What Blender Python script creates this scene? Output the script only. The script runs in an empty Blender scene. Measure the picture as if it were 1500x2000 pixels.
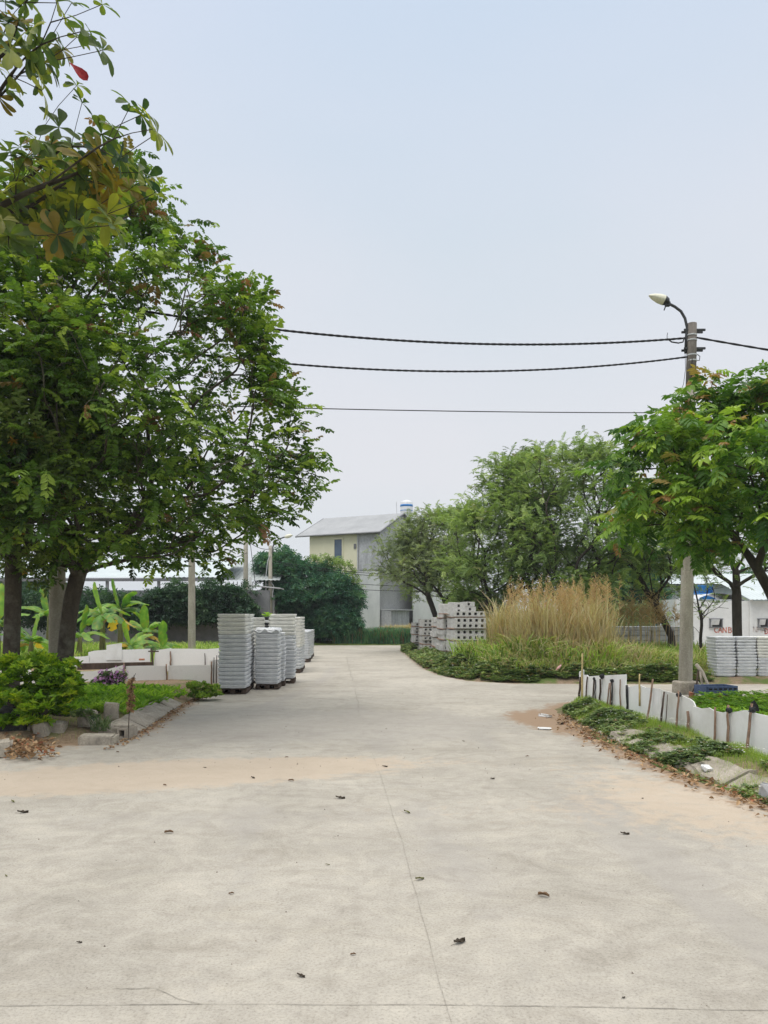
import bpy, bmesh, math, random
import numpy as np
from mathutils import Vector, Matrix, noise as mnoise
R = math.radians
rng = np.random.default_rng(7)
random.seed(7)
sc = bpy.context.scene
COL = sc.collection

# ------------------------------------------------------------------ camera, sky, sun, exposure
EYE = 1.6
F = 1500.0            # focal length in photo pixels (photo 1500 x 2000, horizon at row 1200)
cam_d = bpy.data.cameras.new('camera'); cam = bpy.data.objects.new('camera', cam_d); COL.objects.link(cam)
cam.location = (0, 0, EYE); cam.rotation_euler = (R(90), 0, 0)
cam_d.sensor_width = 36; cam_d.lens = 36 * F / 2000; cam_d.shift_y = 0.1
cam_d.clip_start = 0.1; cam_d.clip_end = 3000
sc.camera = cam
SUN_EL, SUN_AZ = R(62), R(212)
w = bpy.data.worlds.new('World'); sc.world = w; w.use_nodes = True
nt = w.node_tree; nt.nodes.clear()
out = nt.nodes.new('ShaderNodeOutputWorld')
sky = nt.nodes.new('ShaderNodeTexSky'); sky.sky_type = 'NISHITA'; sky.sun_disc = False
sky.sun_elevation = SUN_EL; sky.sun_rotation = SUN_AZ; sky.air_density = 1.2; sky.dust_density = 4
b1 = nt.nodes.new('ShaderNodeBackground'); b1.inputs[1].default_value = 0.08
nt.links.new(sky.outputs[0], b1.inputs[0])
tc = nt.nodes.new('ShaderNodeTexCoord'); sx = nt.nodes.new('ShaderNodeSeparateXYZ')
nt.links.new(tc.outputs['Generated'], sx.inputs[0])
ramp = nt.nodes.new('ShaderNodeValToRGB'); nt.links.new(sx.outputs[2], ramp.inputs[0])
els = ramp.color_ramp.elements
els[0].position = 0.0; els[0].color = (0.69, 0.715, 0.74, 1)
els[1].position = 0.22; els[1].color = (0.675, 0.703, 0.738, 1)
for p, c in ((0.42, (0.63, 0.685, 0.748)), (0.66, (0.575, 0.66, 0.79)), (0.78, (1.5, 1.5, 1.5)), (1.0, (2.6, 2.55, 2.45))):
    e = els.new(p); e.color = (*c, 1)
mp = nt.nodes.new('ShaderNodeMapping'); mp.inputs[3].default_value = (1.0, 1.0, 2.2)
nz = nt.nodes.new('ShaderNodeTexNoise'); nz.inputs['Scale'].default_value = 1.6; nz.inputs['Detail'].default_value = 3; nz.inputs['Roughness'].default_value = 0.45
nt.links.new(tc.outputs['Generated'], mp.inputs[0]); nt.links.new(mp.outputs[0], nz.inputs[0])
r2 = nt.nodes.new('ShaderNodeValToRGB'); nt.links.new(nz.outputs[0], r2.inputs[0])
r2.color_ramp.elements[0].position = 0.35; r2.color_ramp.elements[0].color = (0.945, 0.985, 1.0, 1)
r2.color_ramp.elements[1].position = 0.68; r2.color_ramp.elements[1].color = (1.05, 1.025, 1.03, 1)
mx = nt.nodes.new('ShaderNodeMix'); mx.data_type = 'RGBA'; mx.blend_type = 'MULTIPLY'; mx.inputs[0].default_value = 1
nt.links.new(ramp.outputs[0], mx.inputs[6]); nt.links.new(r2.outputs[0], mx.inputs[7])
b2 = nt.nodes.new('ShaderNodeBackground'); nt.links.new(mx.outputs[2], b2.inputs[0]); b2.inputs[1].default_value = 1.0
ms = nt.nodes.new('ShaderNodeMixShader'); ms.inputs[0].default_value = 0.93
nt.links.new(b1.outputs[0], ms.inputs[1]); nt.links.new(b2.outputs[0], ms.inputs[2]); nt.links.new(ms.outputs[0], out.inputs[0])
sd_ = bpy.data.lights.new('sun', 'SUN'); sun = bpy.data.objects.new('sun', sd_); COL.objects.link(sun)
sd_.energy = 1.15; sd_.angle = R(28); sd_.color = (1.0, 0.955, 0.89)
sdir = Vector((math.sin(SUN_AZ) * math.cos(SUN_EL), math.cos(SUN_AZ) * math.cos(SUN_EL), math.sin(SUN_EL)))
sun.rotation_euler = sdir.to_track_quat('Z', 'Y').to_euler()
sc.view_settings.view_transform = 'Standard'; sc.view_settings.look = 'None'
sc.view_settings.exposure = 0.20; sc.view_settings.gamma = 1
sc.cycles.max_bounces = 6; sc.cycles.diffuse_bounces = 3; sc.cycles.glossy_bounces = 2
sc.cycles.transmission_bounces = 3; sc.cycles.transparent_max_bounces = 4

# ------------------------------------------------------------------ helpers
def P(px, py, Y):
    return Vector(((px - 750) / F * Y, Y, EYE - (py - 1200) / F * Y))
def G(px, py, z=0.0):
    Y = F * (EYE - z) / (py - 1200)
    return Vector(((px - 750) / F * Y, Y, z))

def link(name, data, parent=None):
    o = bpy.data.objects.new(name, data); COL.objects.link(o)
    if parent: o.parent = parent
    return o
def tag(o, label=None, cat=None, group=None, kind=None):
    if label: o['label'] = label
    if cat: o['category'] = cat
    if group: o['group'] = group
    if kind: o['kind'] = kind
    return o
def thing(name, label, cat, loc=(0, 0, 0), group=None, rz=0):
    o = link(name, None); o.location = loc; o.rotation_euler = (0, 0, rz)
    return tag(o, label, cat, group)
def copy_tree(o, parent=None):
    c = o.copy(); COL.objects.link(c); c.parent = parent
    for ch in [x for x in o.children]: copy_tree(ch, c)
    return c
def obj(name, bm, m, parent=None, smooth=False):
    me = bpy.data.meshes.new(name); bm.normal_update(); bm.to_mesh(me); bm.free()
    for mm in (m if isinstance(m, (list, tuple)) else [m]): me.materials.append(mm)
    if smooth: me.polygons.foreach_set('use_smooth', [True] * len(me.polygons))
    return link(name, me, parent)
def mesh_np(name, V, sizes, loops, m, parent=None, attr=None, smooth=False):
    me = bpy.data.meshes.new(name)
    V = np.asarray(V, dtype=np.float32); sizes = np.asarray(sizes, dtype=np.int32); loops = np.asarray(loops, dtype=np.int32)
    me.vertices.add(len(V)); me.vertices.foreach_set('co', V.ravel())
    me.loops.add(len(loops)); me.loops.foreach_set('vertex_index', loops)
    me.polygons.add(len(sizes))
    st = np.concatenate(([0], np.cumsum(sizes)[:-1])).astype(np.int32)
    me.polygons.foreach_set('loop_start', st); me.polygons.foreach_set('loop_total', sizes)
    me.polygons.foreach_set('use_smooth', np.full(len(sizes), smooth, dtype=bool))
    me.update(calc_edges=True)
    if attr is not None:
        a = me.attributes.new('tint', 'FLOAT_COLOR', 'POINT')
        c = np.ones((len(V), 4), dtype=np.float32); c[:, :attr.shape[1]] = attr
        a.data.foreach_set('color', c.ravel())
    for mm in (m if isinstance(m, (list, tuple)) else [m]): me.materials.append(mm)
    return link(name, me, parent)
def box(bm, c, s, rot=None, bev=0.0, mi=0):
    g = bmesh.ops.create_cube(bm, size=1)
    vs = g['verts']; mt = Matrix.Translation(c) @ (rot.to_4x4() if rot else Matrix.Identity(4)) @ Matrix.Diagonal((*s, 1))
    bmesh.ops.transform(bm, matrix=mt, verts=vs)
    if bev:
        es = list({e for v in vs for e in v.link_edges})
        r = bmesh.ops.bevel(bm, geom=es, offset=bev, segments=1, affect='EDGES')
    if mi:
        fs = {f for v in bm.verts if v.is_valid for f in v.link_faces} if bev else {f for v in vs for f in v.link_faces}
        for f in fs: f.material_index = mi
def tube(bm, pts, rad, n=8, cap=True):
    pts = [Vector(p) for p in pts]
    if not isinstance(rad, (list, tuple)): rad = [rad] * len(pts)
    rings = []; ref = Vector((0.13, 0.97, 0.2))
    for i, p in enumerate(pts):
        t = (pts[min(i + 1, len(pts) - 1)] - pts[max(i - 1, 0)]).normalized()
        u = t.cross(ref)
        if u.length < 1e-3: u = t.cross(Vector((1, 0, 0)))
        u.normalize(); v = t.cross(u)
        rings.append([bm.verts.new(p + (u * math.cos(a) + v * math.sin(a)) * rad[i]) for a in [2 * math.pi * k / n for k in range(n)]])
    for a, b in zip(rings, rings[1:]):
        for k in range(n): bm.faces.new((a[k], a[(k + 1) % n], b[(k + 1) % n], b[k]))
    if cap: bm.faces.new(rings[0][::-1]); bm.faces.new(rings[-1])
def prism(bm, poly, z0, z1):
    a = [bm.verts.new((x, y, z0)) for x, y in poly]; b = [bm.verts.new((x, y, z1)) for x, y in poly]
    n = len(poly)
    for k in range(n): bm.faces.new((a[k], a[(k + 1) % n], b[(k + 1) % n], b[k]))
    bm.faces.new(a[::-1]); bm.faces.new(b)
def NB(): return bmesh.new()
ORD = 'top second third fourth fifth sixth seventh eighth ninth tenth eleventh twelfth thirteenth fourteenth fifteenth sixteenth seventeenth eighteenth nineteenth twentieth'.split()
def nth(k, what): return 'top ' + what if k == 0 else ORD[k] + ' ' + what + ' from the top'

# ------------------------------------------------------------------ materials
def newmat(name):
    m = bpy.data.materials.new(name); m.use_nodes = True
    n = m.node_tree; b = n.nodes['Principled BSDF']; return m, n, b
def noise_node(n, scale, detail=4, rough=0.55, vec=None, dist=0.0):
    t = n.nodes.new('ShaderNodeTexNoise'); t.inputs['Scale'].default_value = scale
    t.inputs['Detail'].default_value = detail; t.inputs['Roughness'].default_value = rough; t.inputs['Distortion'].default_value = dist
    if vec: n.links.new(vec, t.inputs['Vector'])
    return t
def rampn(n, fac, stops):
    r = n.nodes.new('ShaderNodeValToRGB'); n.links.new(fac, r.inputs[0]); e = r.color_ramp.elements
    while len(e) < len(stops): e.new(0.5)
    for k, (p, c) in enumerate(stops):
        e[k].position = p; e[k].color = (*c, 1) if len(c) == 3 else c
    return r
def mixn(n, fac, a, b, mode='MIX'):
    m = n.nodes.new('ShaderNodeMix'); m.data_type = 'RGBA'; m.blend_type = mode
    if isinstance(fac, (int, float)): m.inputs[0].default_value = fac
    else: n.links.new(fac, m.inputs[0])
    for k, v in ((6, a), (7, b)):
        if isinstance(v, tuple): m.inputs[k].default_value = (*v, 1)
        else: n.links.new(v, m.inputs[k])
    return m.outputs[2]
def bumpn(n, h, b, strength=0.3, dist=0.02):
    u = n.nodes.new('ShaderNodeBump'); u.inputs['Strength'].default_value = strength; u.inputs['Distance'].default_value = dist
    n.links.new(h, u.inputs['Height']); n.links.new(u.outputs[0], b.inputs['Normal'])
def M(name, c1, c2, scale=4, rough=0.8, bump=0.2, c3=None, stretch=(1, 1, 1), spec=0.3, fine=40, metal=0, lo=0.35, hi=0.65, famp=1.0):
    m, n, b = newmat(name)
    t = n.nodes.new('ShaderNodeTexCoord'); mpn = n.nodes.new('ShaderNodeMapping'); mpn.inputs[3].default_value = stretch
    n.links.new(t.outputs['Object'], mpn.inputs[0])
    a = noise_node(n, scale, 6, 0.6, mpn.outputs[0])
    r = rampn(n, a.outputs[0], [(lo, c1), (hi, c2)])
    c = r.outputs[0]
    f = noise_node(n, fine, 4, 0.6, t.outputs['Object'])
    fr = rampn(n, f.outputs[0], [(0.3, (1 - .22 * famp,) * 3), (0.7, (1 + .12 * famp,) * 3)])
    c = mixn(n, 1.0, c, fr.outputs[0], 'MULTIPLY')
    if c3:
        g = noise_node(n, scale * 0.45, 5, 0.65, t.outputs['Object'])
        gr = rampn(n, g.outputs[0], [(0.5, (0, 0, 0)), (0.68, (1, 1, 1))])
        c = mixn(n, gr.outputs[0], c, c3)
    n.links.new(c, b.inputs['Base Color']); b.inputs['Roughness'].default_value = rough
    b.inputs['Specular IOR Level'].default_value = spec; b.inputs['Metallic'].default_value = metal
    if bump: bumpn(n, f.outputs[0], b, bump, 0.01)
    return m
def leafmat(name, dark, mid, light, red=(0.30, 0.10, 0.06), trans=0.3, rough=0.5, spec=0.3, nscale=0.8, gain=1.3):
    dark, mid, light = [tuple(min(.62, v * gain) for v in c) for c in (dark, mid, light)]
    m, n, b = newmat(name)
    at = n.nodes.new('ShaderNodeAttribute'); at.attribute_name = 'tint'
    s = n.nodes.new('ShaderNodeSeparateColor'); n.links.new(at.outputs['Color'], s.inputs[0])
    t = n.nodes.new('ShaderNodeTexCoord'); nn = noise_node(n, nscale, 3, 0.5, t.outputs['Object'])
    ad = n.nodes.new('ShaderNodeMath'); ad.operation = 'MULTIPLY_ADD'; ad.inputs[1].default_value = 0.7; n.links.new(s.outputs[0], ad.inputs[0])
    a2 = n.nodes.new('ShaderNodeMath'); a2.operation = 'SUBTRACT'; n.links.new(nn.outputs[0], a2.inputs[0]); a2.inputs[1].default_value = 0.35
    n.links.new(a2.outputs[0], ad.inputs[2])
    r = rampn(n, ad.outputs[0], [(0.08, dark), (0.5, mid), (0.92, light)])
    c = mixn(n, s.outputs[1], r.outputs[0], red)
    n.links.new(c, b.inputs['Base Color']); b.inputs['Roughness'].default_value = rough; b.inputs['Specular IOR Level'].default_value = spec
    tr = n.nodes.new('ShaderNodeBsdfTranslucent')
    ct = mixn(n, 1.0, c, (1.5, 1.6, 0.7), 'MULTIPLY'); n.links.new(ct, tr.inputs[0])
    mi = n.nodes.new('ShaderNodeMixShader'); mi.inputs[0].default_value = trans
    n.links.new(b.outputs[0], mi.inputs[1]); n.links.new(tr.outputs[0], mi.inputs[2])
    n.links.new(mi.outputs[0], n.nodes['Material Output'].inputs[0])
    return m

m_bark = M('bark', (0.055, 0.043, 0.033), (0.10, 0.085, 0.065), 6, 0.9, 0.7, c3=(0.16, 0.155, 0.12), stretch=(1, 1, 0.3))
m_bark_dark = M('bark_dark', (0.035, 0.028, 0.022), (0.075, 0.062, 0.05), 6, 0.9, 0.7, stretch=(1, 1, 0.3))
m_bark_pale = M('bark_pale', (0.07, 0.06, 0.05), (0.14, 0.12, 0.095), 8, 0.9, 0.5, stretch=(1, 1, 0.3))
m_pole = M('pole_concrete', (0.30, 0.275, 0.22), (0.44, 0.41, 0.34), 3, 0.85, 0.3, c3=(0.25, 0.235, 0.19), stretch=(2, 2, 0.35))
m_white = M('foam_white', (0.80, 0.80, 0.79), (0.86, 0.86, 0.85), 1.2, 0.75, 0.05, fine=30, famp=.12, c3=(.58, .565, .52), lo=.3, hi=.7)
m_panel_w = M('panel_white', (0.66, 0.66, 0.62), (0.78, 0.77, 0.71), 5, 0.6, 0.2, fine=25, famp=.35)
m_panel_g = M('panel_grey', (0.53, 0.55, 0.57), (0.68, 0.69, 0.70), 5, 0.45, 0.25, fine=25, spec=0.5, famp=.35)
m_block = M('block_concrete', (0.46, 0.45, 0.43), (0.60, 0.59, 0.56), 5, 0.85, 0.25, c3=(0.36, 0.33, 0.29))
m_slabgrey = M('slab_grey', (0.30, 0.31, 0.31), (0.42, 0.42, 0.41), 4, 0.9, 0.3)
m_black = M('black_plastic', (0.012, 0.012, 0.014), (0.03, 0.03, 0.032), 8, 0.5, 0.2)
m_darkwood = M('dark_wood', (0.05, 0.035, 0.027), (0.10, 0.07, 0.055), 9, 0.9, 0.4, stretch=(1, 1, 0.2))
m_stake = M('stake_wood', (0.20, 0.125, 0.085), (0.34, 0.23, 0.165), 9, 0.9, 0.4, c3=(0.12, 0.085, 0.065), stretch=(3, 3, 0.4))
m_bamboo = M('bamboo', (0.42, 0.32, 0.14), (0.55, 0.44, 0.22), 9, 0.7, 0.2, stretch=(3, 3, 0.4))
m_plank = M('plank', (0.24, 0.15, 0.11), (0.38, 0.25, 0.18), 6, 0.9, 0.3)
m_driftwood = M('driftwood', (0.30, 0.26, 0.21), (0.44, 0.39, 0.31), 8, 0.9, 0.5)
m_brick = M('brick', (0.42, 0.17, 0.10), (0.52, 0.26, 0.16), 10, 0.9, 0.3)
m_kerb = M('kerb_concrete', (0.28, 0.245, 0.20), (0.42, 0.375, 0.31), 3.5, 0.92, 0.5, c3=(0.20, 0.175, 0.14))
m_rock = M('rubble', (0.34, 0.30, 0.24), (0.52, 0.47, 0.385), 5, 0.95, 0.6, c3=(0.17, 0.15, 0.125))
m_cream = M('cream_paint', (0.66, 0.63, 0.45), (0.73, 0.70, 0.52), 1.2, 0.85, 0.05, famp=.18)
m_render = M('cement_render', (0.40, 0.405, 0.415), (0.52, 0.525, 0.535), 1.1, 0.9, 0.1, c3=(0.26, 0.27, 0.29), stretch=(1, 1, 0.35), fine=8)
m_render_l = M('pale_render', (0.52, 0.54, 0.53), (0.64, 0.655, 0.64), 0.9, 0.9, 0.1, c3=(0.45, 0.465, 0.46), stretch=(1, 1, 0.35), fine=8, famp=.18)
m_stain = M('stained_render', (0.33, 0.335, 0.35), (0.48, 0.49, 0.505), 2.5, 0.9, 0.1, stretch=(2, 2, 0.25), fine=10)
m_roof = M('roof_sheet', (0.29, 0.295, 0.30), (0.36, 0.365, 0.37), 1.0, 0.55, 0.05, fine=6, famp=.18)
m_trim = M('dark_trim', (0.16, 0.165, 0.17), (0.22, 0.22, 0.23), 3, 0.6, 0)
m_glass = M('window_glass', (0.05, 0.085, 0.14), (0.08, 0.12, 0.18), 1.5, 0.15, 0, spec=0.6)
m_blue = M('blue_paint', (0.02, 0.16, 0.46), (0.03, 0.22, 0.55), 3, 0.5, 0.05)
m_bluecrate = M('crate_blue', (0.07, 0.11, 0.22), (0.12, 0.17, 0.30), 8, 0.6, 0.2)
m_tank = M('tank_steel', (0.62, 0.63, 0.65), (0.74, 0.74, 0.75), 5, 0.35, 0, spec=0.5)
m_shedroof = M('shed_roof_sheet', (0.46, 0.51, 0.52), (0.54, 0.59, 0.59), 0.7, 0.6, 0.05, c3=(0.50, 0.545, 0.55), fine=5, famp=.18)
m_oldroof = M('old_roof_sheet', (0.30, 0.335, 0.335), (0.42, 0.45, 0.44), 1.2, 0.7, 0.1, fine=6)
m_whitewall = M('white_wall', (0.64, 0.64, 0.63), (0.74, 0.74, 0.73), 1, 0.9, 0.05, c3=(0.58, 0.575, 0.56), fine=8, famp=.18)
m_red = M('red_spray', (0.52, 0.16, 0.12), (0.64, 0.30, 0.24), 6, 0.8, 0)
m_faded = M('faded_spray', (0.56, 0.50, 0.47), (0.62, 0.58, 0.55), 6, 0.8, 0)
m_metal = M('dark_metal', (0.02, 0.021, 0.023), (0.045, 0.047, 0.05), 8, 0.5, 0.1, spec=0.5)
m_wire = M('wire_rubber', (0.010, 0.010, 0.011), (0.02, 0.02, 0.022), 8, 0.6, 0)
m_lampw = M('lamp_plastic', (0.72, 0.70, 0.56), (0.78, 0.76, 0.62), 6, 0.35, 0)
m_galv = M('galvanised', (0.48, 0.49, 0.50), (0.60, 0.61, 0.62), 10, 0.45, 0.05, spec=0.5)
m_pink = M('flower_pink', (0.52, 0.20, 0.50), (0.68, 0.36, 0.64), 30, 0.7, 0)
m_flw = M('flower_white', (0.70, 0.70, 0.64), (0.80, 0.80, 0.74), 30, 0.7, 0)
m_redleaf = M('red_leaf', (0.30, 0.008, 0.015), (0.38, 0.015, 0.02), 12, 0.5, 0)
m_deadleaf = M('dead_leaf', (0.10, 0.055, 0.03), (0.26, 0.16, 0.085), 16, 0.85, 0.2, c3=(0.06, 0.04, 0.025))
m_crack = M('crack_dark', (0.25, 0.225, 0.19), (0.40, 0.37, 0.32), 30, 0.95, 0)
m_pebble = M('pebble', (0.12, 0.10, 0.085), (0.30, 0.26, 0.21), 40, 0.9, 0.2)
m_sack = M('sack_black', (0.02, 0.021, 0.022), (0.055, 0.055, 0.055), 14, 0.75, 0.7)
m_teal = M('teal_strip', (0.03, 0.22, 0.22), (0.04, 0.28, 0.27), 8, 0.5, 0)

l_main = leafmat('leaf_main', (0.016, 0.040, 0.009), (0.080, 0.150, 0.022), (0.260, 0.335, 0.050), red=(0.27, 0.115, 0.075), trans=0.30)
l_olive = leafmat('leaf_olive', (0.030, 0.055, 0.016), (0.095, 0.145, 0.035), (0.21, 0.26, 0.075), red=(0.42, 0.22, 0.03), trans=0.25)
l_term = leafmat('leaf_almond', (0.012, 0.030, 0.016), (0.058, 0.088, 0.022), (0.21, 0.215, 0.025), red=(0.30, 0.17, 0.025), trans=0.45, nscale=3.5, spec=.35, gain=1.6)
l_right = leafmat('leaf_right', (0.020, 0.060, 0.014), (0.080, 0.165, 0.022), (0.26, 0.36, 0.05), red=(0.36, 0.19, 0.09), trans=0.32)
l_feather = leafmat('leaf_feather', (0.055, 0.095, 0.032), (0.175, 0.25, 0.078), (0.31, 0.38, 0.14), red=(0.20, 0.20, 0.09), trans=0.32, nscale=0.35)
l_pale = leafmat('leaf_pale', (0.09, 0.12, 0.06), (0.19, 0.235, 0.12), (0.30, 0.34, 0.18), red=(0.24, 0.22, 0.12), trans=0.32, nscale=0.5)
l_bluish = leafmat('leaf_bluish', (0.018, 0.060, 0.042), (0.045, 0.125, 0.075), (0.12, 0.23, 0.095), trans=0.22, nscale=0.7)
l_bush = leafmat('leaf_bush', (0.020, 0.055, 0.006), (0.13, 0.24, 0.016), (0.42, 0.52, 0.03), trans=0.30, nscale=2.2)
l_crop = leafmat('leaf_crop', (0.045, 0.11, 0.015), (0.15, 0.28, 0.03), (0.34, 0.48, 0.06), trans=0.35, nscale=2)
l_grass = leafmat('leaf_grass', (0.06, 0.11, 0.02), (0.17, 0.27, 0.04), (0.34, 0.44, 0.07), red=(0.44, 0.36, 0.19), trans=0.3, nscale=0.9, rough=0.6)
l_weed = leafmat('leaf_weed', (0.030, 0.055, 0.026), (0.095, 0.140, 0.055), (0.26, 0.32, 0.14), red=(0.24, 0.17, 0.10), trans=0.28, nscale=1.1)
l_dry = leafmat('leaf_dry', (0.22, 0.18, 0.10), (0.36, 0.305, 0.185), (0.50, 0.44, 0.29), red=(0.46, 0.30, 0.18), trans=0.3, nscale=1.0, rough=0.8, spec=0.1)
l_plume = leafmat('leaf_plume', (0.26, 0.18, 0.11), (0.38, 0.27, 0.175), (0.48, 0.36, 0.25), trans=0.35, rough=0.9, spec=0.05)
l_banana = leafmat('leaf_banana', (0.03, 0.085, 0.02), (0.10, 0.21, 0.035), (0.24, 0.38, 0.06), red=(0.58, 0.36, 0.05), trans=0.38, nscale=4, rough=0.4)
l_creeper = leafmat('leaf_creeper', (0.012, 0.030, 0.018), (0.030, 0.070, 0.038), (0.080, 0.145, 0.060), trans=0.2, nscale=0.9)
l_litter = leafmat('leaf_litter', (0.10, 0.055, 0.03), (0.24, 0.15, 0.08), (0.42, 0.30, 0.18), red=(0.34, 0.13, 0.07), trans=0.05, rough=0.85, spec=0.15, nscale=5)

# ------------------------------------------------------------------ instancing of leaf templates with numpy
class Tpl:
    def __init__(s): s.v = []; s.f = []
    def leaf(s, base, d, up, L, W, fold=0.15, droop=0.25, shape='lance'):
        base = np.array(base, float); d = np.array(d, float); d /= np.linalg.norm(d)
        up = np.array(up, float); y = np.cross(up, d); y /= np.linalg.norm(y) + 1e-9; z = np.cross(d, y)
        prof = {'lance': ((0.35, 1.0), (0.72, 0.72)), 'obo': ((0.45, 0.62), (0.78, 1.0)), 'oval': ((0.30, 0.95), (0.70, 0.85)), 'heart': ((0.12, 1.0), (0.55, 0.8))}.get(shape)
        def pt(t, w):
            return base + d * (t * L) + y * (w * W * 0.5) + z * (abs(w) * fold * W - droop * L * t * t)
        if shape == 'round':
            P_ = ((.0, .06), (.28, .34), (.55, .80), (.78, 1.0), (.93, .72)); i = len(s.v)
            for t, w in P_: s.v += [pt(t, w), pt(t, 0), pt(t, -w)]
            s.v.append(pt(1.0, 0))
            for k in range(4): a = i + 3 * k; s.f += [(a, a + 3, a + 4, a + 1), (a + 1, a + 4, a + 5, a + 2)]
            a = i + 12; s.f += [(a, a + 3, a + 1), (a + 1, a + 3, a + 2)]; return
        i = len(s.v)
        s.v += [pt(0, 0), pt(prof[0][0], prof[0][1]), pt(prof[1][0], prof[1][1]), pt(1, 0), pt(prof[1][0], -prof[1][1]), pt(prof[0][0], -prof[0][1])]
        s.f += [(i, i + 1, i + 2, i + 3), (i, i + 3, i + 4, i + 5)]
    def strip(s, pts, w, side=(0, 1, 0)):
        side = np.array(side, float); n = len(pts); i = len(s.v)
        for k, p in enumerate(pts):
            ww = w[k] if isinstance(w, (list, tuple)) else w
            s.v += [np.array(p) + side * ww * 0.5, np.array(p) - side * ww * 0.5]
        for k in range(n - 1): s.f.append((i + 2 * k, i + 2 * k + 1, i + 2 * k + 3, i + 2 * k + 2))
    def done(s):
        s.V = np.array(s.v, dtype=np.float32); s.sz = np.array([len(f) for f in s.f]); s.lp = np.array([k for f in s.f for k in f]); return s
def frames(D, U):
    X = D / (np.linalg.norm(D, axis=1, keepdims=True) + 1e-9)
    Yv = np.cross(U, X); Yv /= (np.linalg.norm(Yv, axis=1, keepdims=True) + 1e-9)
    return X, Yv, np.cross(X, Yv)
def scatter(tpls, Pn, D, S, tint, U=None):
    """instances of the templates, picked at random, as arrays of one mesh"""
    n = len(Pn); U = np.tile([0, 0, 1.0], (n, 1)) if U is None else U
    U = U + rng.normal(0, 0.02, U.shape)
    X, Yv, Z = frames(D, U); pick = rng.integers(0, len(tpls), n)
    Vs, Sz, Lp, At = [], [], [], []; off = 0
    for k, t in enumerate(tpls):
        ix = np.nonzero(pick == k)[0]
        if not len(ix): continue
        T = t.V
        V = (Pn[ix][:, None, :] + S[ix][:, None, None] * (T[None, :, 0:1] * X[ix][:, None, :] + T[None, :, 1:2] * Yv[ix][:, None, :] + T[None, :, 2:3] * Z[ix][:, None, :]))
        Vs.append(V.reshape(-1, 3)); nv = len(T)
        Sz.append(np.tile(t.sz, len(ix))); Lp.append((t.lp[None, :] + (np.arange(len(ix)) * nv)[:, None]).ravel() + off)
        At.append(np.repeat(tint[ix], nv, axis=0)); off += nv * len(ix)
    return np.concatenate(Vs), np.concatenate(Sz), np.concatenate(Lp), np.concatenate(At)
def merge(parts):
    Vs, Sz, Lp, At = [], [], [], []; off = 0
    for V, s, l, a in parts:
        Vs.append(V); Sz.append(s); Lp.append(l + off); At.append(a); off += len(V)
    return np.concatenate(Vs), np.concatenate(Sz), np.concatenate(Lp), np.concatenate(At)
def leaves(name, arr, m, parent=None, smooth=False): return mesh_np(name, arr[0], arr[1], arr[2], m, parent, arr[3], smooth)

def pinnate(pairs, ll, lw, droop=0.4, hang=0.35, shape='lance', seed=0):
    r = random.Random(seed); t = Tpl()
    def pos(s): return np.array([s * (1 - 0.12 * s), 0.03 * math.sin(3 * s + seed), 0.12 * s - droop * s * s])
    t.strip([pos(s) for s in (0, 0.5, 1.0)], 0.018)
    for k in range(pairs):
        s = 0.16 + 0.80 * k / max(1, pairs - 1); sc_ = 0.8 + 0.35 * math.sin(math.pi * (0.15 + 0.75 * k / pairs))
        for sg in (-1, 1):
            if r.random() < 0.06: continue
            d = (0.35 + r.uniform(-.12, .12), sg, -hang + r.uniform(-.25, .2))
            t.leaf(pos(s), d, (r.uniform(-.3, .3), -sg * 0.25, 1), ll * sc_ * r.uniform(.85, 1.12), lw * sc_, 0.12, 0.18, shape)
    t.leaf(pos(1.0), (1, r.uniform(-.2, .2), -0.5), (0, 0, 1), ll, lw, 0.12, 0.2, shape)
    return t.done()
PIN = [pinnate(6, 0.27, 0.15, 0.40, 0.45, 'oval', k) for k in range(4)]
PINR = [pinnate(5, 0.42, 0.17, 0.45, 0.55, 'lance', 10 + k) for k in range(4)]
PINF = [pinnate(7, 0.24, 0.085, 0.25, 0.15, 'lance', 20 + k) for k in range(4)]
def whorl(n, L, W, lift=0.35, shape='obo', seed=0, droop=0.25, fold=0.12):
    r = random.Random(seed); t = Tpl()
    for k in range(n):
        a = 2 * math.pi * k / n + r.uniform(-.35, .35); l = lift + r.uniform(-.35, .3)
        t.leaf((0.02 * math.cos(a), 0.02 * math.sin(a), 0), (math.cos(a), math.sin(a), l), (0.01, 0.02, 1), L * r.uniform(.7, 1.15), W * r.uniform(.85, 1.15), fold, droop * r.uniform(.3, 1.6), shape)
    return t.done()
WHORL = [whorl(6 + k % 3, 1.0, 0.44, 0.35, 'round', k, .45) for k in range(6)]
ROSE = [whorl(7, 1.0, 0.26, 2.2, 'lance', 30 + k, 0.45) for k in range(4)]
SPRIG = [whorl(6, 1.0, 0.48, 0.7, 'oval', 50 + k, 0.3) for k in range(4)]
def sprig_line(n, ll, lw, seed, shape='oval', droop=0.2):
    r = random.Random(seed); t = Tpl()
    t.strip([(0, 0, 0), (0.5, 0, 0.0), (1, 0, -droop * .6)], 0.014)
    for k in range(n):
        s = 0.12 + 0.88 * k / n; a = k * 2.4 + r.uniform(-.4, .4)
        t.leaf((s, 0, -droop * .6 * s * s), (0.5, math.cos(a), 0.6 * math.sin(a)), (0.1, 0, 1), ll * r.uniform(.8, 1.15), lw * r.uniform(.85, 1.1), 0.14, 0.25, shape)
    return t.done()
TWIG = [sprig_line(9, 0.34, 0.17, k) for k in range(4)]
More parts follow.
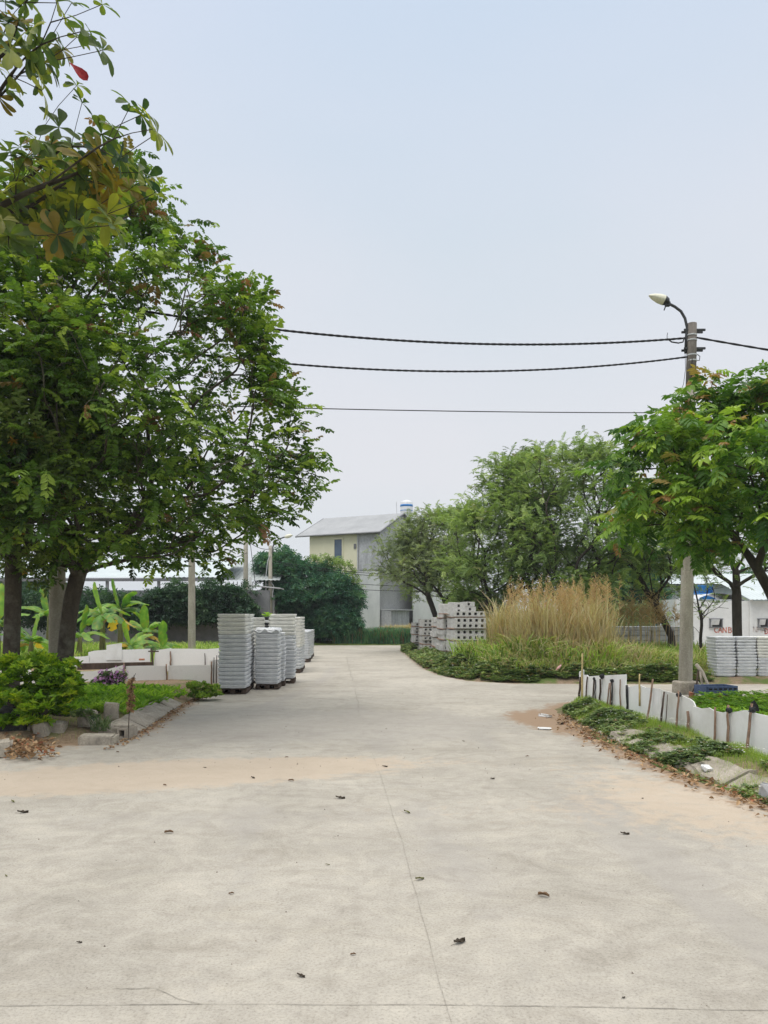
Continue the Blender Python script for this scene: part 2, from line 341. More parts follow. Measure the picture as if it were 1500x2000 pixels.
def blade(seed, w=0.03, bend=0.35):
    r = random.Random(seed); t = Tpl(); b = bend * r.uniform(.4, 1.5)
    t.strip([(0, 0, 0), (0.10 * b, 0, 0.4), (0.42 * b, 0, 0.78), (0.95 * b, 0, 1.0 - 0.2 * b)], [w, w * .9, w * .6, w * .08]); return t.done()
BLADE = [blade(k) for k in range(5)]
BLADEW = [blade(40 + k, 0.045, 0.7) for k in range(5)]
BLADET = [blade(60 + k, 0.016, 0.30) for k in range(6)]
STEM = [blade(80 + k, 0.010, 0.10) for k in range(5)]
def plume(seed):
    r = random.Random(seed); t = Tpl()
    for k in range(16):
        z = k / 16.0; a = r.uniform(0, 6.28); L = 0.16 * (1.15 - z)
        t.leaf((0, 0, z * 0.9), (math.cos(a) * 0.55, math.sin(a) * 0.55, 0.9), (0.3, 0.1, 1), L * 1.6, 0.030, 0.1, 0.5, 'lance')
    return t.done()
PLUME = [plume(k) for k in range(4)]

def unit(n):
    v = rng.normal(size=(n, 3)); return v / np.linalg.norm(v, axis=1, keepdims=True)

# ------------------------------------------------------------------ tree growing
def grow(base, trunk_pts, targets, pathw=0.30, step=0.35, jit=0.05, lift=0.25):
    N = [np.array(p, float) for p in trunk_pts]; par = [-1] + list(range(len(N) - 1)); L = [0.0]
    for k in range(1, len(N)): L.append(L[-1] + np.linalg.norm(N[k] - N[k - 1]))
    first = max(1, int(len(N) * 0.45)); start = len(N)
    c = N[-1]; order = np.argsort(np.linalg.norm(targets - c, axis=1))
    A = np.zeros((60000, 3)); A[:len(N)] = N; LL = np.zeros(60000); LL[:len(N)] = L; n = len(N); ends = []
    for t in targets[order]:
        d = np.linalg.norm(A[first:n] - t, axis=1)
        back = np.maximum(0, A[first:n, 2] - t[2])
        k = first + int(np.argmin(d + pathw * LL[first:n] + 0.5 * back)); dist = np.linalg.norm(A[k] - t)
        if dist < 0.08: continue
        pd = A[k] - A[par[k]] if par[k] >= 0 else np.array([0, 0, 1.0]); pd = pd / (np.linalg.norm(pd) + 1e-9)
        ctrl = A[k] + pd * dist * 0.35 + np.array([0, 0, lift * dist * 0.3]); m = max(2, int(dist / step) + 1); prev = k
        for i in range(1, m + 1):
            s = i / m; p = (1 - s) ** 2 * A[k] + 2 * s * (1 - s) * ctrl + s * s * t + (rng.normal(0, jit * step, 3) if i < m else 0)
            A[n] = p; par.append(prev); LL[n] = LL[prev] + np.linalg.norm(A[n] - A[prev]); prev = n; n += 1
        ends.append(prev)
    A = A[:n].copy(); pr = np.array(par[:n]); ch = np.full(n, -1); kc = np.ones(n)
    for i in range(n - 1, 0, -1): kc[pr[i]] += kc[i]
    best = np.zeros(n)
    for i in range(1, n):
        if kc[i] > best[pr[i]]: best[pr[i]] = kc[i]; ch[pr[i]] = i
    ok = (np.arange(n) >= 2) & (ch >= 0)
    for _ in range(4):
        Bq = A.copy(); Bq[ok] = .5 * A[ok] + .25 * (A[pr[ok]] + A[ch[ok]]); A = Bq
    return A, pr, np.array(ends), start
def skin(A, par, rbase, rtip=0.006, expo=2.3, sides=6, flare=1.25, trunk_n=3):
    n = len(A); cnt = np.zeros(n); kids = [[] for _ in range(n)]
    for i in range(n - 1, -1, -1):
        if not kids[i]: cnt[i] = 1
        if par[i] >= 0: cnt[par[i]] += cnt[i]; kids[par[i]].append(i)
    r = rtip * np.power(cnt, 1 / expo); k = rbase / r[0]
    r = np.where(cnt > 1, r * (1 + (k - 1) * np.log(cnt) / np.log(cnt[0])), r)
    r[0] *= flare
    V, Fs = [], []; off = 0
    stack = [(0, None)]
    while stack:
        s, p0 = stack.pop(); chain = [] if p0 is None else [p0]; cur = s
        while True:
            chain.append(cur)
            ks = kids[cur]
            if not ks: break
            b = max(ks, key=lambda q: cnt[q])
            for q in ks:
                if q != b: stack.append((q, cur))
            cur = b
        pts = A[chain]; rr = r[chain].copy()
        if p0 is not None: rr[0] = min(rr[0], rr[1] * 1.25)
        sd = sides if rr.max() < 0.05 else 10
        if rr.max() < 0.018: sd = 4
        T = np.gradient(pts, axis=0) if len(pts) > 1 else np.array([[0, 0, 1.0]])
        T /= np.linalg.norm(T, axis=1, keepdims=True) + 1e-9
        ref = np.tile([0.31, 0.83, 0.1], (len(pts), 1)); Uv = np.cross(T, ref); Uv /= np.linalg.norm(Uv, axis=1, keepdims=True) + 1e-9; Wv = np.cross(T, Uv)
        a = np.arange(sd) * 2 * np.pi / sd
        ring = pts[:, None, :] + rr[:, None, None] * (np.cos(a)[None, :, None] * Uv[:, None, :] + np.sin(a)[None, :, None] * Wv[:, None, :])
        V.append(ring.reshape(-1, 3)); m = len(pts)
        i = np.arange(m - 1)[:, None] * sd + off; j = np.arange(sd)[None, :]; j2 = (j + 1) % sd
        Fs.append(np.stack([i + j, i + j2, i + sd + j2, i + sd + j], -1).reshape(-1, 4)); off += m * sd
    V = np.concatenate(V); Fq = np.concatenate(Fs)
    return V, np.full(len(Fq), 4), Fq.ravel(), r, cnt
def make_tree(name, label, cat, base, trunk_pts, targets, rbase, tpls, m_leaf, m_b, per=3, size=0.34, group=None, lift=0.15, red=0.05,
              thin=0.022, spread=0.12, updir=0.15, pathw=0.30, glift=0.25, redz=None, rtip=0.006):
    base = np.array(base, float)
    A, par, ends, st = grow(base, trunk_pts, targets, pathw, lift=glift)
    V, sz, lp, r, cnt = skin(A, par, rbase, rtip=rtip)
    t = thing(name, label, cat, tuple(base), group)
    mesh_np('trunk', V - base, sz, lp, m_b, t, smooth=True)
    tips = np.nonzero((cnt <= 2) & (np.arange(len(A)) >= st))[0]
    cx = A[tips].mean(axis=0)
    Pn = np.repeat(A[tips], per, axis=0); dirp = np.repeat(A[tips] - A[par[tips]], per, axis=0); dirp /= np.linalg.norm(dirp, axis=1, keepdims=True) + 1e-9
    D = dirp * 0.7 + unit(len(Pn)) * 0.9; D[:, 2] = D[:, 2] * 0.75 + updir
    Pn = Pn + rng.normal(0, spread, Pn.shape)
    outer = Pn - cx; outer /= np.abs(outer).max(axis=0) + 1e-9
    tint = np.zeros((len(Pn), 3)); tint[:, 0] = np.clip(rng.normal(0.5, 0.24, len(Pn)), 0, 1)
    pr = red * (0.3 + 1.7 * np.clip(outer[:, 2] + 0.3 * outer[:, 0], 0, 1)) if redz is None else np.full(len(Pn), red)
    tint[:, 1] = np.where(rng.random(len(Pn)) < pr, rng.uniform(0.4, 1, len(Pn)), 0)
    S = size * rng.uniform(0.5, 1.35, len(Pn))
    arr = scatter(tpls, Pn - base, D, S, tint)
    leaves('crown', arr, m_leaf, t)
    return t
def ellip_targets(n, c, rad, shell=0.5, zmin=-1.0, clump=0):
    """points through an ellipsoid, denser to the outside, gathered in clumps"""
    if clump:
        k = max(6, n // clump); u = unit(k) * (shell + (1 - shell) * rng.random((k, 1)) ** 0.6)
        u = u[u[:, 2] > zmin]; ix = rng.integers(0, len(u), n); q = u[ix] + rng.normal(0, 0.13, (n, 3))
    else:
        q = unit(n * 2) * (shell + (1 - shell) * rng.random((n * 2, 1)) ** 0.6); q = q[q[:, 2] > zmin][:n]
    return np.array(c) + q * np.array(rad)

# ------------------------------------------------------------------ plots: raised ground patches
def poly_sd(X, Yv, poly):
    poly = np.array(poly, float); n = len(poly); d = np.full(X.shape, 1e9); inside = np.zeros(X.shape, bool)
    for i in range(n):
        a = poly[i]; b = poly[(i + 1) % n]; e = b - a; w0 = X - a[0]; w1 = Yv - a[1]
        t = np.clip((w0 * e[0] + w1 * e[1]) / (e @ e), 0, 1); d = np.minimum(d, np.hypot(w0 - e[0] * t, w1 - e[1] * t))
        c = ((a[1] > Yv) != (b[1] > Yv)) & (X < (b[0] - a[0]) * (Yv - a[1]) / (b[1] - a[1] + 1e-12) + a[0]); inside ^= c
    return np.where(inside, d, -d)
def vnoise(X, Yv, s, seed=0):
    """smooth value noise on a lattice"""
    x = X * s + seed * 17.3; y = Yv * s + seed * 9.1; xi = np.floor(x).astype(int); yi = np.floor(y).astype(int); fx = x - xi; fy = y - yi
    fx = fx * fx * (3 - 2 * fx); fy = fy * fy * (3 - 2 * fy)
    def h(a, b):
        v = np.sin(a * 127.1 + b * 311.7 + seed * 74.7) * 43758.5453; return v - np.floor(v)
    return (h(xi, yi) * (1 - fx) + h(xi + 1, yi) * fx) * (1 - fy) + (h(xi, yi + 1) * (1 - fx) + h(xi + 1, yi + 1) * fx) * fy
def fbm(X, Yv, s, seed=0, o=4): return sum(vnoise(X, Yv, s * 2 ** k, seed + k) * 0.5 ** k for k in range(o)) / (2 - 0.5 ** (o - 1))
class Plot:
    def __init__(s, poly, h=0.12, edge=0.35, bump=0.05, seed=0): s.poly, s.h, s.e, s.b, s.seed = poly, h, edge, bump, seed
    def z(s, X, Yv):
        d = poly_sd(X, Yv, s.poly) + (fbm(X, Yv, 2.2, s.seed) - 0.5) * 0.25; t = np.clip(d / s.e, -0.3, 1); t = np.where(t > 0, t * t * (3 - 2 * t), t)
        return t * s.h + np.where(t > 0, t, 0) * (fbm(X, Yv, 1.6, s.seed + 5) - 0.5) * 2 * s.b
    def build(s, name, m, step):
        p = np.array(s.poly); x0, y0 = p.min(0) - 0.4; x1, y1 = p.max(0) + 0.4
        xs = np.arange(x0, x1, step); ys = np.arange(y0, y1, step); X, Yv = np.meshgrid(xs, ys); Z = s.z(X, Yv)
        V = np.stack([X, Yv, Z], -1).reshape(-1, 3); nx = len(xs); i = np.arange(len(ys) - 1)[:, None] * nx + np.arange(nx - 1)[None, :]
        Fq = np.stack([i, i + 1, i + nx + 1, i + nx], -1).reshape(-1, 4); keep = (V[Fq, 2].max(1) > -0.005); Fq = Fq[keep]
        u, inv = np.unique(Fq, return_inverse=True)
        o = mesh_np(name, V[u], np.full(len(Fq), 4), inv.reshape(-1), m, smooth=True); tag(o, kind='structure'); return o
    def pts(s, n, margin=0.0, sub=None):
        poly = s.poly if sub is None else sub
        p = np.array(poly); res = []; tot = 0
        while tot < n:
            q = rng.uniform(p.min(0), p.max(0), (n * 2, 2)); q = q[poly_sd(q[:, 0], q[:, 1], poly) > margin]; res.append(q); tot += len(q)
            if not len(q): break
        q = np.concatenate(res)[:n]; return np.column_stack([q, np.maximum(s.z(q[:, 0], q[:, 1]), 0)])
def soilmat(name, soil, soil2, grass, amount):
    m, n, b = newmat(name); t = n.nodes.new('ShaderNodeTexCoord')
    a = noise_node(n, 1.3, 6, 0.65, t.outputs['Object']); f = noise_node(n, 22, 5, 0.7, t.outputs['Object'])
    c = rampn(n, f.outputs[0], [(0.35, soil), (0.65, soil2)]).outputs[0]
    gr = rampn(n, a.outputs[0], [(amount, (0, 0, 0)), (amount + 0.12, (1, 1, 1))])
    c = mixn(n, gr.outputs[0], c, grass); n.links.new(c, b.inputs['Base Color']); b.inputs['Roughness'].default_value = 0.95
    b.inputs['Specular IOR Level'].default_value = 0.1; bumpn(n, f.outputs[0], b, 0.8, 0.03); return m
m_soil_l = soilmat('soil_left', (0.20, 0.14, 0.09), (0.32, 0.24, 0.16), (0.14, 0.16, 0.06), 0.52)
m_soil_r = soilmat('soil_right', (0.17, 0.125, 0.085), (0.28, 0.21, 0.145), (0.10, 0.14, 0.04), 0.44)
m_field = soilmat('field', (0.10, 0.12, 0.04), (0.16, 0.18, 0.06), (0.08, 0.12, 0.03), 0.45)

bm = NB(); bmesh.ops.create_grid(bm, x_segments=2, y_segments=2, size=900); tag(obj('ground', bm, m_field), kind='structure').location.z = -0.06

# road: one concrete sheet with attributes for soil dust and worn patches
def road_mat():
    m, n, b = newmat('road_concrete'); t = n.nodes.new('ShaderNodeTexCoord'); V0 = t.outputs['Object']
    at = n.nodes.new('ShaderNodeAttribute'); at.attribute_name = 'tint'; s = n.nodes.new('ShaderNodeSeparateColor'); n.links.new(at.outputs['Color'], s.inputs[0])
    big = noise_node(n, 0.45, 5, 0.6, V0, 0.6)
    c = rampn(n, big.outputs[0], [(0.30, (0.345, 0.32, 0.275)), (0.50, (0.405, 0.375, 0.325)), (0.70, (0.465, 0.432, 0.375))]).outputs[0]
    mpn = n.nodes.new('ShaderNodeMapping'); mpn.inputs[3].default_value = (0.6, 1.9, 1); n.links.new(V0, mpn.inputs[0])
    st = noise_node(n, 1.1, 6, 0.7, mpn.outputs[0], 0.8)
    c = mixn(n, 1.0, c, rampn(n, st.outputs[0], [(0.30, (0.90, 0.89, 0.87)), (0.5, (1, 1, 1)), (0.68, (1.06, 1.055, 1.04))]).outputs[0], 'MULTIPLY')
    med = noise_node(n, 7, 6, 0.75, V0)
    c = mixn(n, 1.0, c, rampn(n, med.outputs[0], [(0.33, (0.91, 0.905, 0.90)), (0.62, (1.03, 1.03, 1.025))]).outputs[0], 'MULTIPLY')
    cl = noise_node(n, 2.6, 8, 0.78, V0, 1.4)
    c = mixn(n, 1.0, c, rampn(n, cl.outputs[0], [(0.36, (0.86, 0.85, 0.84)), (0.50, (1, 1, 1)), (0.64, (1.08, 1.075, 1.06))]).outputs[0], 'MULTIPLY')
    fine = noise_node(n, 70, 4, 0.75, V0)
    c = mixn(n, 1.0, c, rampn(n, fine.outputs[0], [(0.30, (0.66, 0.65, 0.64)), (0.48, (0.99, 0.99, 0.99)), (0.75, (1.13, 1.13, 1.12))]).outputs[0], 'MULTIPLY')
    sp = noise_node(n, 42, 3, 0.85, V0); spm = noise_node(n, .8, 4, .7, V0); spr = rampn(n, sp.outputs[0], [(0.33, (1, 1, 1)), (0.40, (0, 0, 0))]); spq = rampn(n, spm.outputs[0], [(0.42, (.15, .15, .15)), (0.62, (.8, .8, .8))])
    c = mixn(n, mixn(n, 1.0, spr.outputs[0], spq.outputs[0], 'MULTIPLY'), c, (0.29, 0.265, 0.23))
    # pits in the worn surface
    vo = n.nodes.new('ShaderNodeTexVoronoi'); vo.inputs['Scale'].default_value = 34; n.links.new(V0, vo.inputs['Vector'])
    pit = rampn(n, vo.outputs['Distance'], [(0.10, (1, 1, 1)), (0.20, (0, 0, 0))]); pm = noise_node(n, 1.7, 4, 0.7, V0)
    pmr = rampn(n, pm.outputs[0], [(0.50, (0, 0, 0)), (0.64, (0.75, 0.75, 0.75))]); pf = mixn(n, 1.0, pit.outputs[0], pmr.outputs[0], 'MULTIPLY')
    c = mixn(n, pf, c, (0.235, 0.215, 0.185))
    def masked(ch, col, lo, hi, sc_, amt):
        nonlocal c
        k = noise_node(n, sc_, 6, 0.75, V0, 0.4); ad = n.nodes.new('ShaderNodeMath'); ad.operation = 'ADD'; n.links.new(s.outputs[ch], ad.inputs[0]); n.links.new(k.outputs[0], ad.inputs[1])
        rr = rampn(n, ad.outputs[0], [(lo, (0, 0, 0)), (hi, (amt, amt, amt))]); c = mixn(n, rr.outputs[0], c, col)
    sm = n.nodes.new('ShaderNodeSeparateColor')
    masked(2, (0.33, 0.308, 0.282), 0.74, 1.6, 3.5, 0.42)   # worn grey areas
    masked(0, (0.50, 0.40, 0.30), 0.80, 1.55, 5.0, 0.62)   # orange dust
    masked(1, (0.30, 0.21, 0.14), 0.80, 1.25, 5.0, 0.95)     # brown soil washed from the kerb
    n.links.new(c, b.inputs['Base Color']); b.inputs['Roughness'].default_value = 0.93; b.inputs['Specular IOR Level'].default_value = 0.15
    hm = mixn(n, 0.5, fine.outputs[0], med.outputs[0]); bumpn(n, hm, b, 0.55, 0.008)
    return m
ROAD_DIR = -0.066
LEFT_PLOT = [(-40, 8.9), (-6.0, 8.85), (-4.4, 9.25), (-3.62, 9.6), (-3.38, 10.6), (-3.55, 13), (-3.72, 15), (-4.0, 19), (-4.4, 25), (-4.85, 33), (-40, 33)]
RIGHT_GARDEN = [(3.5, -4), (3.32, 4), (3.22, 6.4), (2.92, 7.6), (2.76, 9.1), (2.72, 11.2), (2.78, 12.6), (3.2, 13.7), (4.2, 14.2), (40, 14.6), (40, -4)]
RIGHT_PLOT = [(0.72, 34.3), (1.0, 27), (1.15, 23), (1.45, 20.4), (2.0, 18.5), (3.0, 17.75), (6, 17.6), (40, 17.8), (40, 34.3)]
def gauss(X, Yv, c, r, ang=0):
    dx = X - c[0]; dy = Yv - c[1]; ca, sa = math.cos(ang), math.sin(ang); u = (dx * ca + dy * sa) / r[0]; v = (-dx * sa + dy * ca) / r[1]; return np.exp(-(u * u + v * v))
xs = np.concatenate([np.arange(-60, -12, 2.0), np.arange(-12, 12, 0.1), np.arange(12, 60.1, 2.0)]); ys = np.concatenate([np.arange(-8, 2, 1.0), np.arange(2, 22, 0.1), np.arange(22, 40.6, 0.5)])
X, Yv = np.meshgrid(xs, ys); nx = len(xs)
dl = -poly_sd(X, Yv, LEFT_PLOT); dr = -poly_sd(X, Yv, RIGHT_GARDEN); dp = -poly_sd(X, Yv, RIGHT_PLOT)
dirt = 0.75 * np.exp(-np.maximum(dl, 0) / 0.30) + 0.62 * np.exp(-np.maximum(dr, 0) / 0.38) + 0.45 * np.exp(-np.maximum(dp, 0) / 0.25) + 0.75 * gauss(X, Yv, (2.45, 11.6), (0.55, 1.1), 0.2)
dust = 0.95 * gauss(X, Yv, (-1.8, 7.9), (2.3, 0.62), 0.18) + 0.6 * gauss(X, Yv, (-4.0, 6.95), (2.2, 0.45), 0.15) + 0.45 * gauss(X, Yv, (2.7, 6.6), (1.0, 2.4), 0.3) + 0.5 * np.exp(-np.maximum(dl, 0) / 0.7) + 0.25 * gauss(X, Yv, (0.8, 6.2), (2.0, 1.0), 0)
def track(pts, w):
    d = np.full(X.shape, 1e9)
    for a, b in zip(pts, pts[1:]):
        a = np.array(a); e = np.array(b) - a; t = np.clip(((X - a[0]) * e[0] + (Yv - a[1]) * e[1]) / (e @ e), 0, 1); d = np.minimum(d, np.hypot(X - a[0] - e[0] * t, Yv - a[1] - e[1] * t))
    return np.exp(-(d / w) ** 2)
def arc(x0, y0, x1, y1, x2, y2, off=0.0):
    r_ = []
    for k in range(17):
        t = k / 16; r_.append(((1 - t) ** 2 * x0 + 2 * t * (1 - t) * x1 + t * t * x2 + off * (1 - t), (1 - t) ** 2 * y0 + 2 * t * (1 - t) * y1 + t * t * y2 + off * t))
    return r_
trk = sum(track(arc(-9, 6.2 + o, -1.0, 6.6 + o, -1.6, 22, o * .9), .16) for o in (0, 1.4)) * .30 + sum(track(arc(1.6 + o, 1.5, .9 + o, 9, -.9 + o, 24), .17) for o in (-2.2, -.8, .5)) * .24 + sum(track(arc(1.9, 2 + o, .5, 13.5 + o, 12, 15.2 + o * .5), .15) for o in (0, 1.2)) * .22
grey = trk + 0.85 * gauss(X, Yv, (-0.4, 11.2), (2.4, 1.7), -0.2) + 0.45 * gauss(X, Yv, (-2.4, 11.0), (0.9, 1.9), -0.1) + 0.35 * gauss(X, Yv, (-1.6, 6.0), (2.3, 0.45), 0.12) + 0.40 * gauss(X, Yv, (2.6, 4.6), (0.7, 2.2), 0.5) + 0.30 * gauss(X, Yv, (0.2, 5.0), (1.2, 0.9), 0.3)
V = np.stack([X, Yv, np.zeros_like(X)], -1).reshape(-1, 3); i = np.arange(len(ys) - 1)[:, None] * nx + np.arange(nx - 1)[None, :]
Fq = np.stack([i, i + 1, i + nx + 1, i + nx], -1).reshape(-1, 4)
tag(mesh_np('road', V, np.full(len(Fq), 4), Fq.ravel(), road_mat(), None, np.stack([dust, dirt, grey], -1).reshape(-1, 3)), kind='structure')
PL = Plot(LEFT_PLOT, 0.13, 0.40, 0.05, 1); PL.build('soil_bed', m_soil_l, 0.16)
PG = Plot(RIGHT_GARDEN, 0.13, 0.60, 0.04, 2); PG.build('verge', m_soil_r, 0.14)
PR = Plot(RIGHT_PLOT, 0.12, 0.45, 0.06, 3); PR.build('waste_ground', m_soil_r, 0.22)
FAR = [(-40, 40.2), (40, 40.2), (40, 60), (-40, 60)]
PF = Plot([(-60, 40.0), (60, 40.0), (60, 75), (-60, 75)], 0.10, 0.6, 0.08, 4); PF.build('far_field', m_field, 0.8)

def ribbon(name, pts, w, z=0.004, wob=0.01):
    bm = NB(); prev = None; fine_pts = []
    for a, b in zip(pts, pts[1:]):
        a = Vector(a); b = Vector(b); m = max(2, int((b - a).length / 0.09))
        fine_pts += [a.lerp(b, k / m) for k in range(m)]
    fine_pts.append(Vector(pts[-1]))
    off = 0
    for k, p in enumerate(fine_pts):
        q = fine_pts[min(k + 1, len(fine_pts) - 1)] - fine_pts[max(k - 1, 0)]; q.normalize(); nrm = Vector((-q.y, q.x))
        off = off * 0.8 + random.gauss(0, wob); ww = w * random.uniform(0.25, 1.2); c = p + nrm * off
        cur = (bm.verts.new((*(c + nrm * ww / 2), z)), bm.verts.new((*(c - nrm * ww / 2), z)))
        if prev: bm.faces.new((prev[0], prev[1], cur[1], cur[0]))
        prev = cur
    return tag(obj(name, bm, m_crack), kind='structure')
g2 = lambda px, py: tuple(G(px, py)[:2])
ribbon('road_joint', [(0.30, 2.0), g2(880, 2000), g2(835, 1830), g2(800, 1700), g2(770, 1600), g2(745, 1520), (-0.2, 9.6)], 0.0035, wob=0.002)
ribbon('road_joint', [g2(702, 1400), g2(700, 1372), g2(693, 1345)], 0.014, wob=.006)
ribbon('road_joint', [g2(688, 1330), g2(682, 1300), g2(676, 1284)], 0.022, wob=0.008)
ribbon('road_crack', [(-6, 3.17), g2(0, 1965), g2(400, 1962), g2(870, 1963), g2(1500, 1975), (5, 3.06)], 0.0045, wob=0.0015)
ribbon('road_crack', [g2(232, 1924), g2(300, 1932), g2(350, 1950), g2(395, 1962)], 0.005)

# ------------------------------------------------------------------ utility poles and wires
def pole_mesh(h=7.4, r0=0.135, r1=0.088, lx=0.0):
    bm = NB(); tube(bm, [(0, 0, -0.3), (0, 0, 0), (lx * .5, 0, h * 0.5), (lx, 0, h)], [r0, r0, (r0 + r1) / 2, r1], 20); return bm
def arm_tube(bm, pts, r, n=8):
    tube(bm, pts, r, n)
rp = Vector((6.08, 15.5, 0.10))
tp = thing('utility_pole', 'tall grey concrete utility pole behind the right white fence with a curved lamp arm', 'utility pole', rp)
po = obj('post', pole_mesh(7.35, lx=.135), m_pole, tp, True)
S = 15.5 / F
def RP(px, py, dy=0): return P(px, py, 15.5 + dy) - rp
bm = NB(); box(bm, (0, -0.02, 0.0), (0.42, 0.36, 0.32), Matrix.Rotation(0.3, 3, 'Z'), 0.03); obj('footing', bm, m_rock, tp)
bm = NB()
tube(bm, [RP(1339, 690), RP(1340, 662), RP(1342, 640), RP(1338, 622), RP(1330, 608), RP(1318, 599), RP(1304, 592), RP(1298, 589)], 0.028, 10)
obj('lamp_arm', bm, m_metal, tp, True)
for yy in (645, 681):
    bm = NB(); a = RP(1335, yy); b = RP(1377, yy); box(bm, ((a.x + b.x) / 2, -0.02, a.z), (b.x - a.x, 0.03, 0.045), None, 0.005)
    box(bm, ((a.x + b.x) / 2, 0.11, a.z), (b.x - a.x, 0.03, 0.045), None, 0.005); obj('bracket', bm, m_metal, tp)
for yy in (655, 665, 694, 705):
    bm = NB(); z = RP(1350, yy).z; tube(bm, [(.13, 0, z - 0.012), (.13, 0, z + 0.012)], 0.102, 18); obj('band', bm, m_galv, tp)
# lamp head: tapered shell
lh = NB(); rows = []
A0 = RP(1306, 592); A1 = RP(1267, 577)
ax = (A1 - A0).normalized(); up = Vector((0, 1, 0)).cross(ax).normalized()
if up.z < 0: up = -up
for k, (s, rw, rh) in enumerate(((0.0, .05, .04), (0.06, .085, .085), (0.25, .11, .12), (0.5, .115, .11), (0.78, .085, .07), (0.95, .04, .03), (1.0, .01, .008))):
    c = A0.lerp(A1, s); rows.append([lh.verts.new(c + Vector((0, 1, 0)) * math.cos(a) * rw + up * math.sin(a) * rh * (1.0 if math.sin(a) > 0 else 0.6)) for a in [2 * math.pi * j / 14 for j in range(14)]])
for a, b in zip(rows, rows[1:]):
    for j in range(14): lh.faces.new((a[j], a[(j + 1) % 14], b[(j + 1) % 14], b[j]))
lh.faces.new(rows[0][::-1]); lh.faces.new(rows[-1]); bmesh.ops.recalc_face_normals(lh, faces=lh.faces)
lamp = obj('lamp_head', lh, [m_lampw, m_metal], tp, True)
for p in lamp.data.polygons:
    if (Vector(p.center) - A0).dot(ax) < 0.13: p.material_index = 1
bm = NB(); box(bm, RP(1304, 594), (0.10, 0.08, 0.09), None, 0.01); tube(bm, [RP(1300, 598), RP(1297, 606)], 0.012, 6); obj('lamp_clamp', bm, m_metal, tp)
bm = NB(); tube(bm, [(.112, 0, 6.1), (.125, 0, 6.7), (.136, 0, 7.37)], [.099, .096, .092], 20); obj('weathered_head', bm, M('pole_head', (.13, .115, .10), (.23, .205, .18), 3, .9, .3, stretch=(2, 2, .5)), tp, True)
# loose service wires on the pole
bm = NB(); tube(bm, [RP(1352, 700, -.12), RP(1350, 730, -.14), RP(1355, 760, -.14), RP(1357, 800, -.14)], 0.008, 5)
tube(bm, [RP(1338, 690), RP(1339, 720), RP(1335, 750), RP(1327, 772), RP(1331, 766), RP(1340, 775), RP(1350, 778)], 0.005, 4)
tube(bm, [RP(1332, 770), RP(1333, 764), RP(1340, 766), RP(1349, 772)], 0.004, 4); tube(bm, [RP(1362, 692), RP(1367, 696), RP(1366, 704), RP(1360, 704)], 0.008, 5)
obj('service_wire', bm, m_wire, tp)

def catenary(a, b, sag, n=40):
    return [a.lerp(b, t) - Vector((0, 0, sag * 4 * t * (1 - t))) for t in [k / n for k in range(n + 1)]]
def cable(name, label, a, b, sag, r, twist=True, group=None):
    pts = catenary(Vector(a), Vector(b), sag, 240 if twist else 40); bm = NB()
    if twist:
        for ph in (0, math.pi):
            q = [p + Vector((0, math.cos(k * 1.15 + ph), math.sin(k * 1.15 + ph))) * r * 0.30 for k, p in enumerate(pts)]; tube(bm, q, r * 0.75, 6)
    else: tube(bm, pts, r, 6)
    return tag(obj(name, bm, m_wire, None, True), label, 'cable', group)
lp_ = Vector((-5.53, 13.0, 0.12))
la = P(107, 576, 13.0); ra = P(1342, 660, 15.5)
cable('overhead_cable', 'thick black twisted cable, upper of the two between the left tree and the lamp pole', la, ra, 0.41, 0.022)
cable('overhead_cable', 'thick black twisted cable hanging just under the upper one above the road', P(107, 648, 13.0), P(1350, 696, 15.5), 0.47, 0.019)
cable('overhead_cable', 'thin lowest wire crossing the sky below the two thick cables', P(112, 782, 13.1), P(1345, 806, 15.6), 0.06, 0.009, False)
cable('overhead_cable', 'black cable sloping down to the right from the top of the lamp pole', P(1359, 659, 15.5), Vector((34, 18.0, 6.9)), 0.9, 0.022)
bm = NB(); tube(bm, [P(1304, 662, 15.45), P(1312, 668, 15.4), P(1325, 670, 15.4), P(1334, 668, 15.4), P(1336, 661, 15.45)], 0.014, 6)
tube(bm, [P(1303, 661, 15.45), P(1303, 655, 15.4), P(1304, 650, 15.4)], 0.006, 5); tag(obj('cable_loop', bm, m_wire), 'short black cable loop hanging from the upper cable beside the lamp pole', 'cable')
def plain_pole(Y, px, h, r0, label, tilt=0):
    t = thing('utility_pole', label, 'utility pole', ((px - 750) / F * Y, Y, 0.08)); t.rotation_euler.y = tilt
    obj('post', pole_mesh(h, r0, r0 * 0.65), m_pole, t, True); return t
t = plain_pole(13.0, 112, 7.5, 0.145, 'grey concrete pole half hidden behind the right trunk of the big left tree')
bm = NB(); box(bm, (0.03, -0.155, 2.28 - 0.08 + 0.0), (0.09, 0.012, 0.10), None, 0.0); box(bm, (0.03, -0.157, 2.17), (0.09, 0.012, 0.06), None, 0.0); obj('notice_plate', bm, [m_white, m_teal], t)
t = plain_pole(24.7, 374.5, 6.75, 0.125, 'cream concrete pole standing in front of the dark creeper wall left of the panel stacks')
bm = NB(); z = 1.6 + (1200 - 1085) / F * 24.7 - .08; tube(bm, [(0, 0, z), (0, 0, z + 0.06)], 0.10, 14); obj('band', bm, m_teal, t)
t34 = plain_pole(34, 480, 6.4, 0.125, 'pale concrete pole rising directly behind the first tall panel stack')
bm = NB(); box(bm, (0.22, -0.1, 2.75), (0.10, 0.16, 0.85), None, 0.01); tube(bm, [(0.2, -.1, 2.35), (0.27, -.1, 2.2), (0.3, -.1, 2.1)], 0.02, 6); obj('meter_box', bm, m_whitewall, t34)
t40 = plain_pole(40, 528, 5.1, 0.135, 'pale concrete pole with a small curved lamp arm in front of the dark round tree')
q40 = Vector((t40.location))
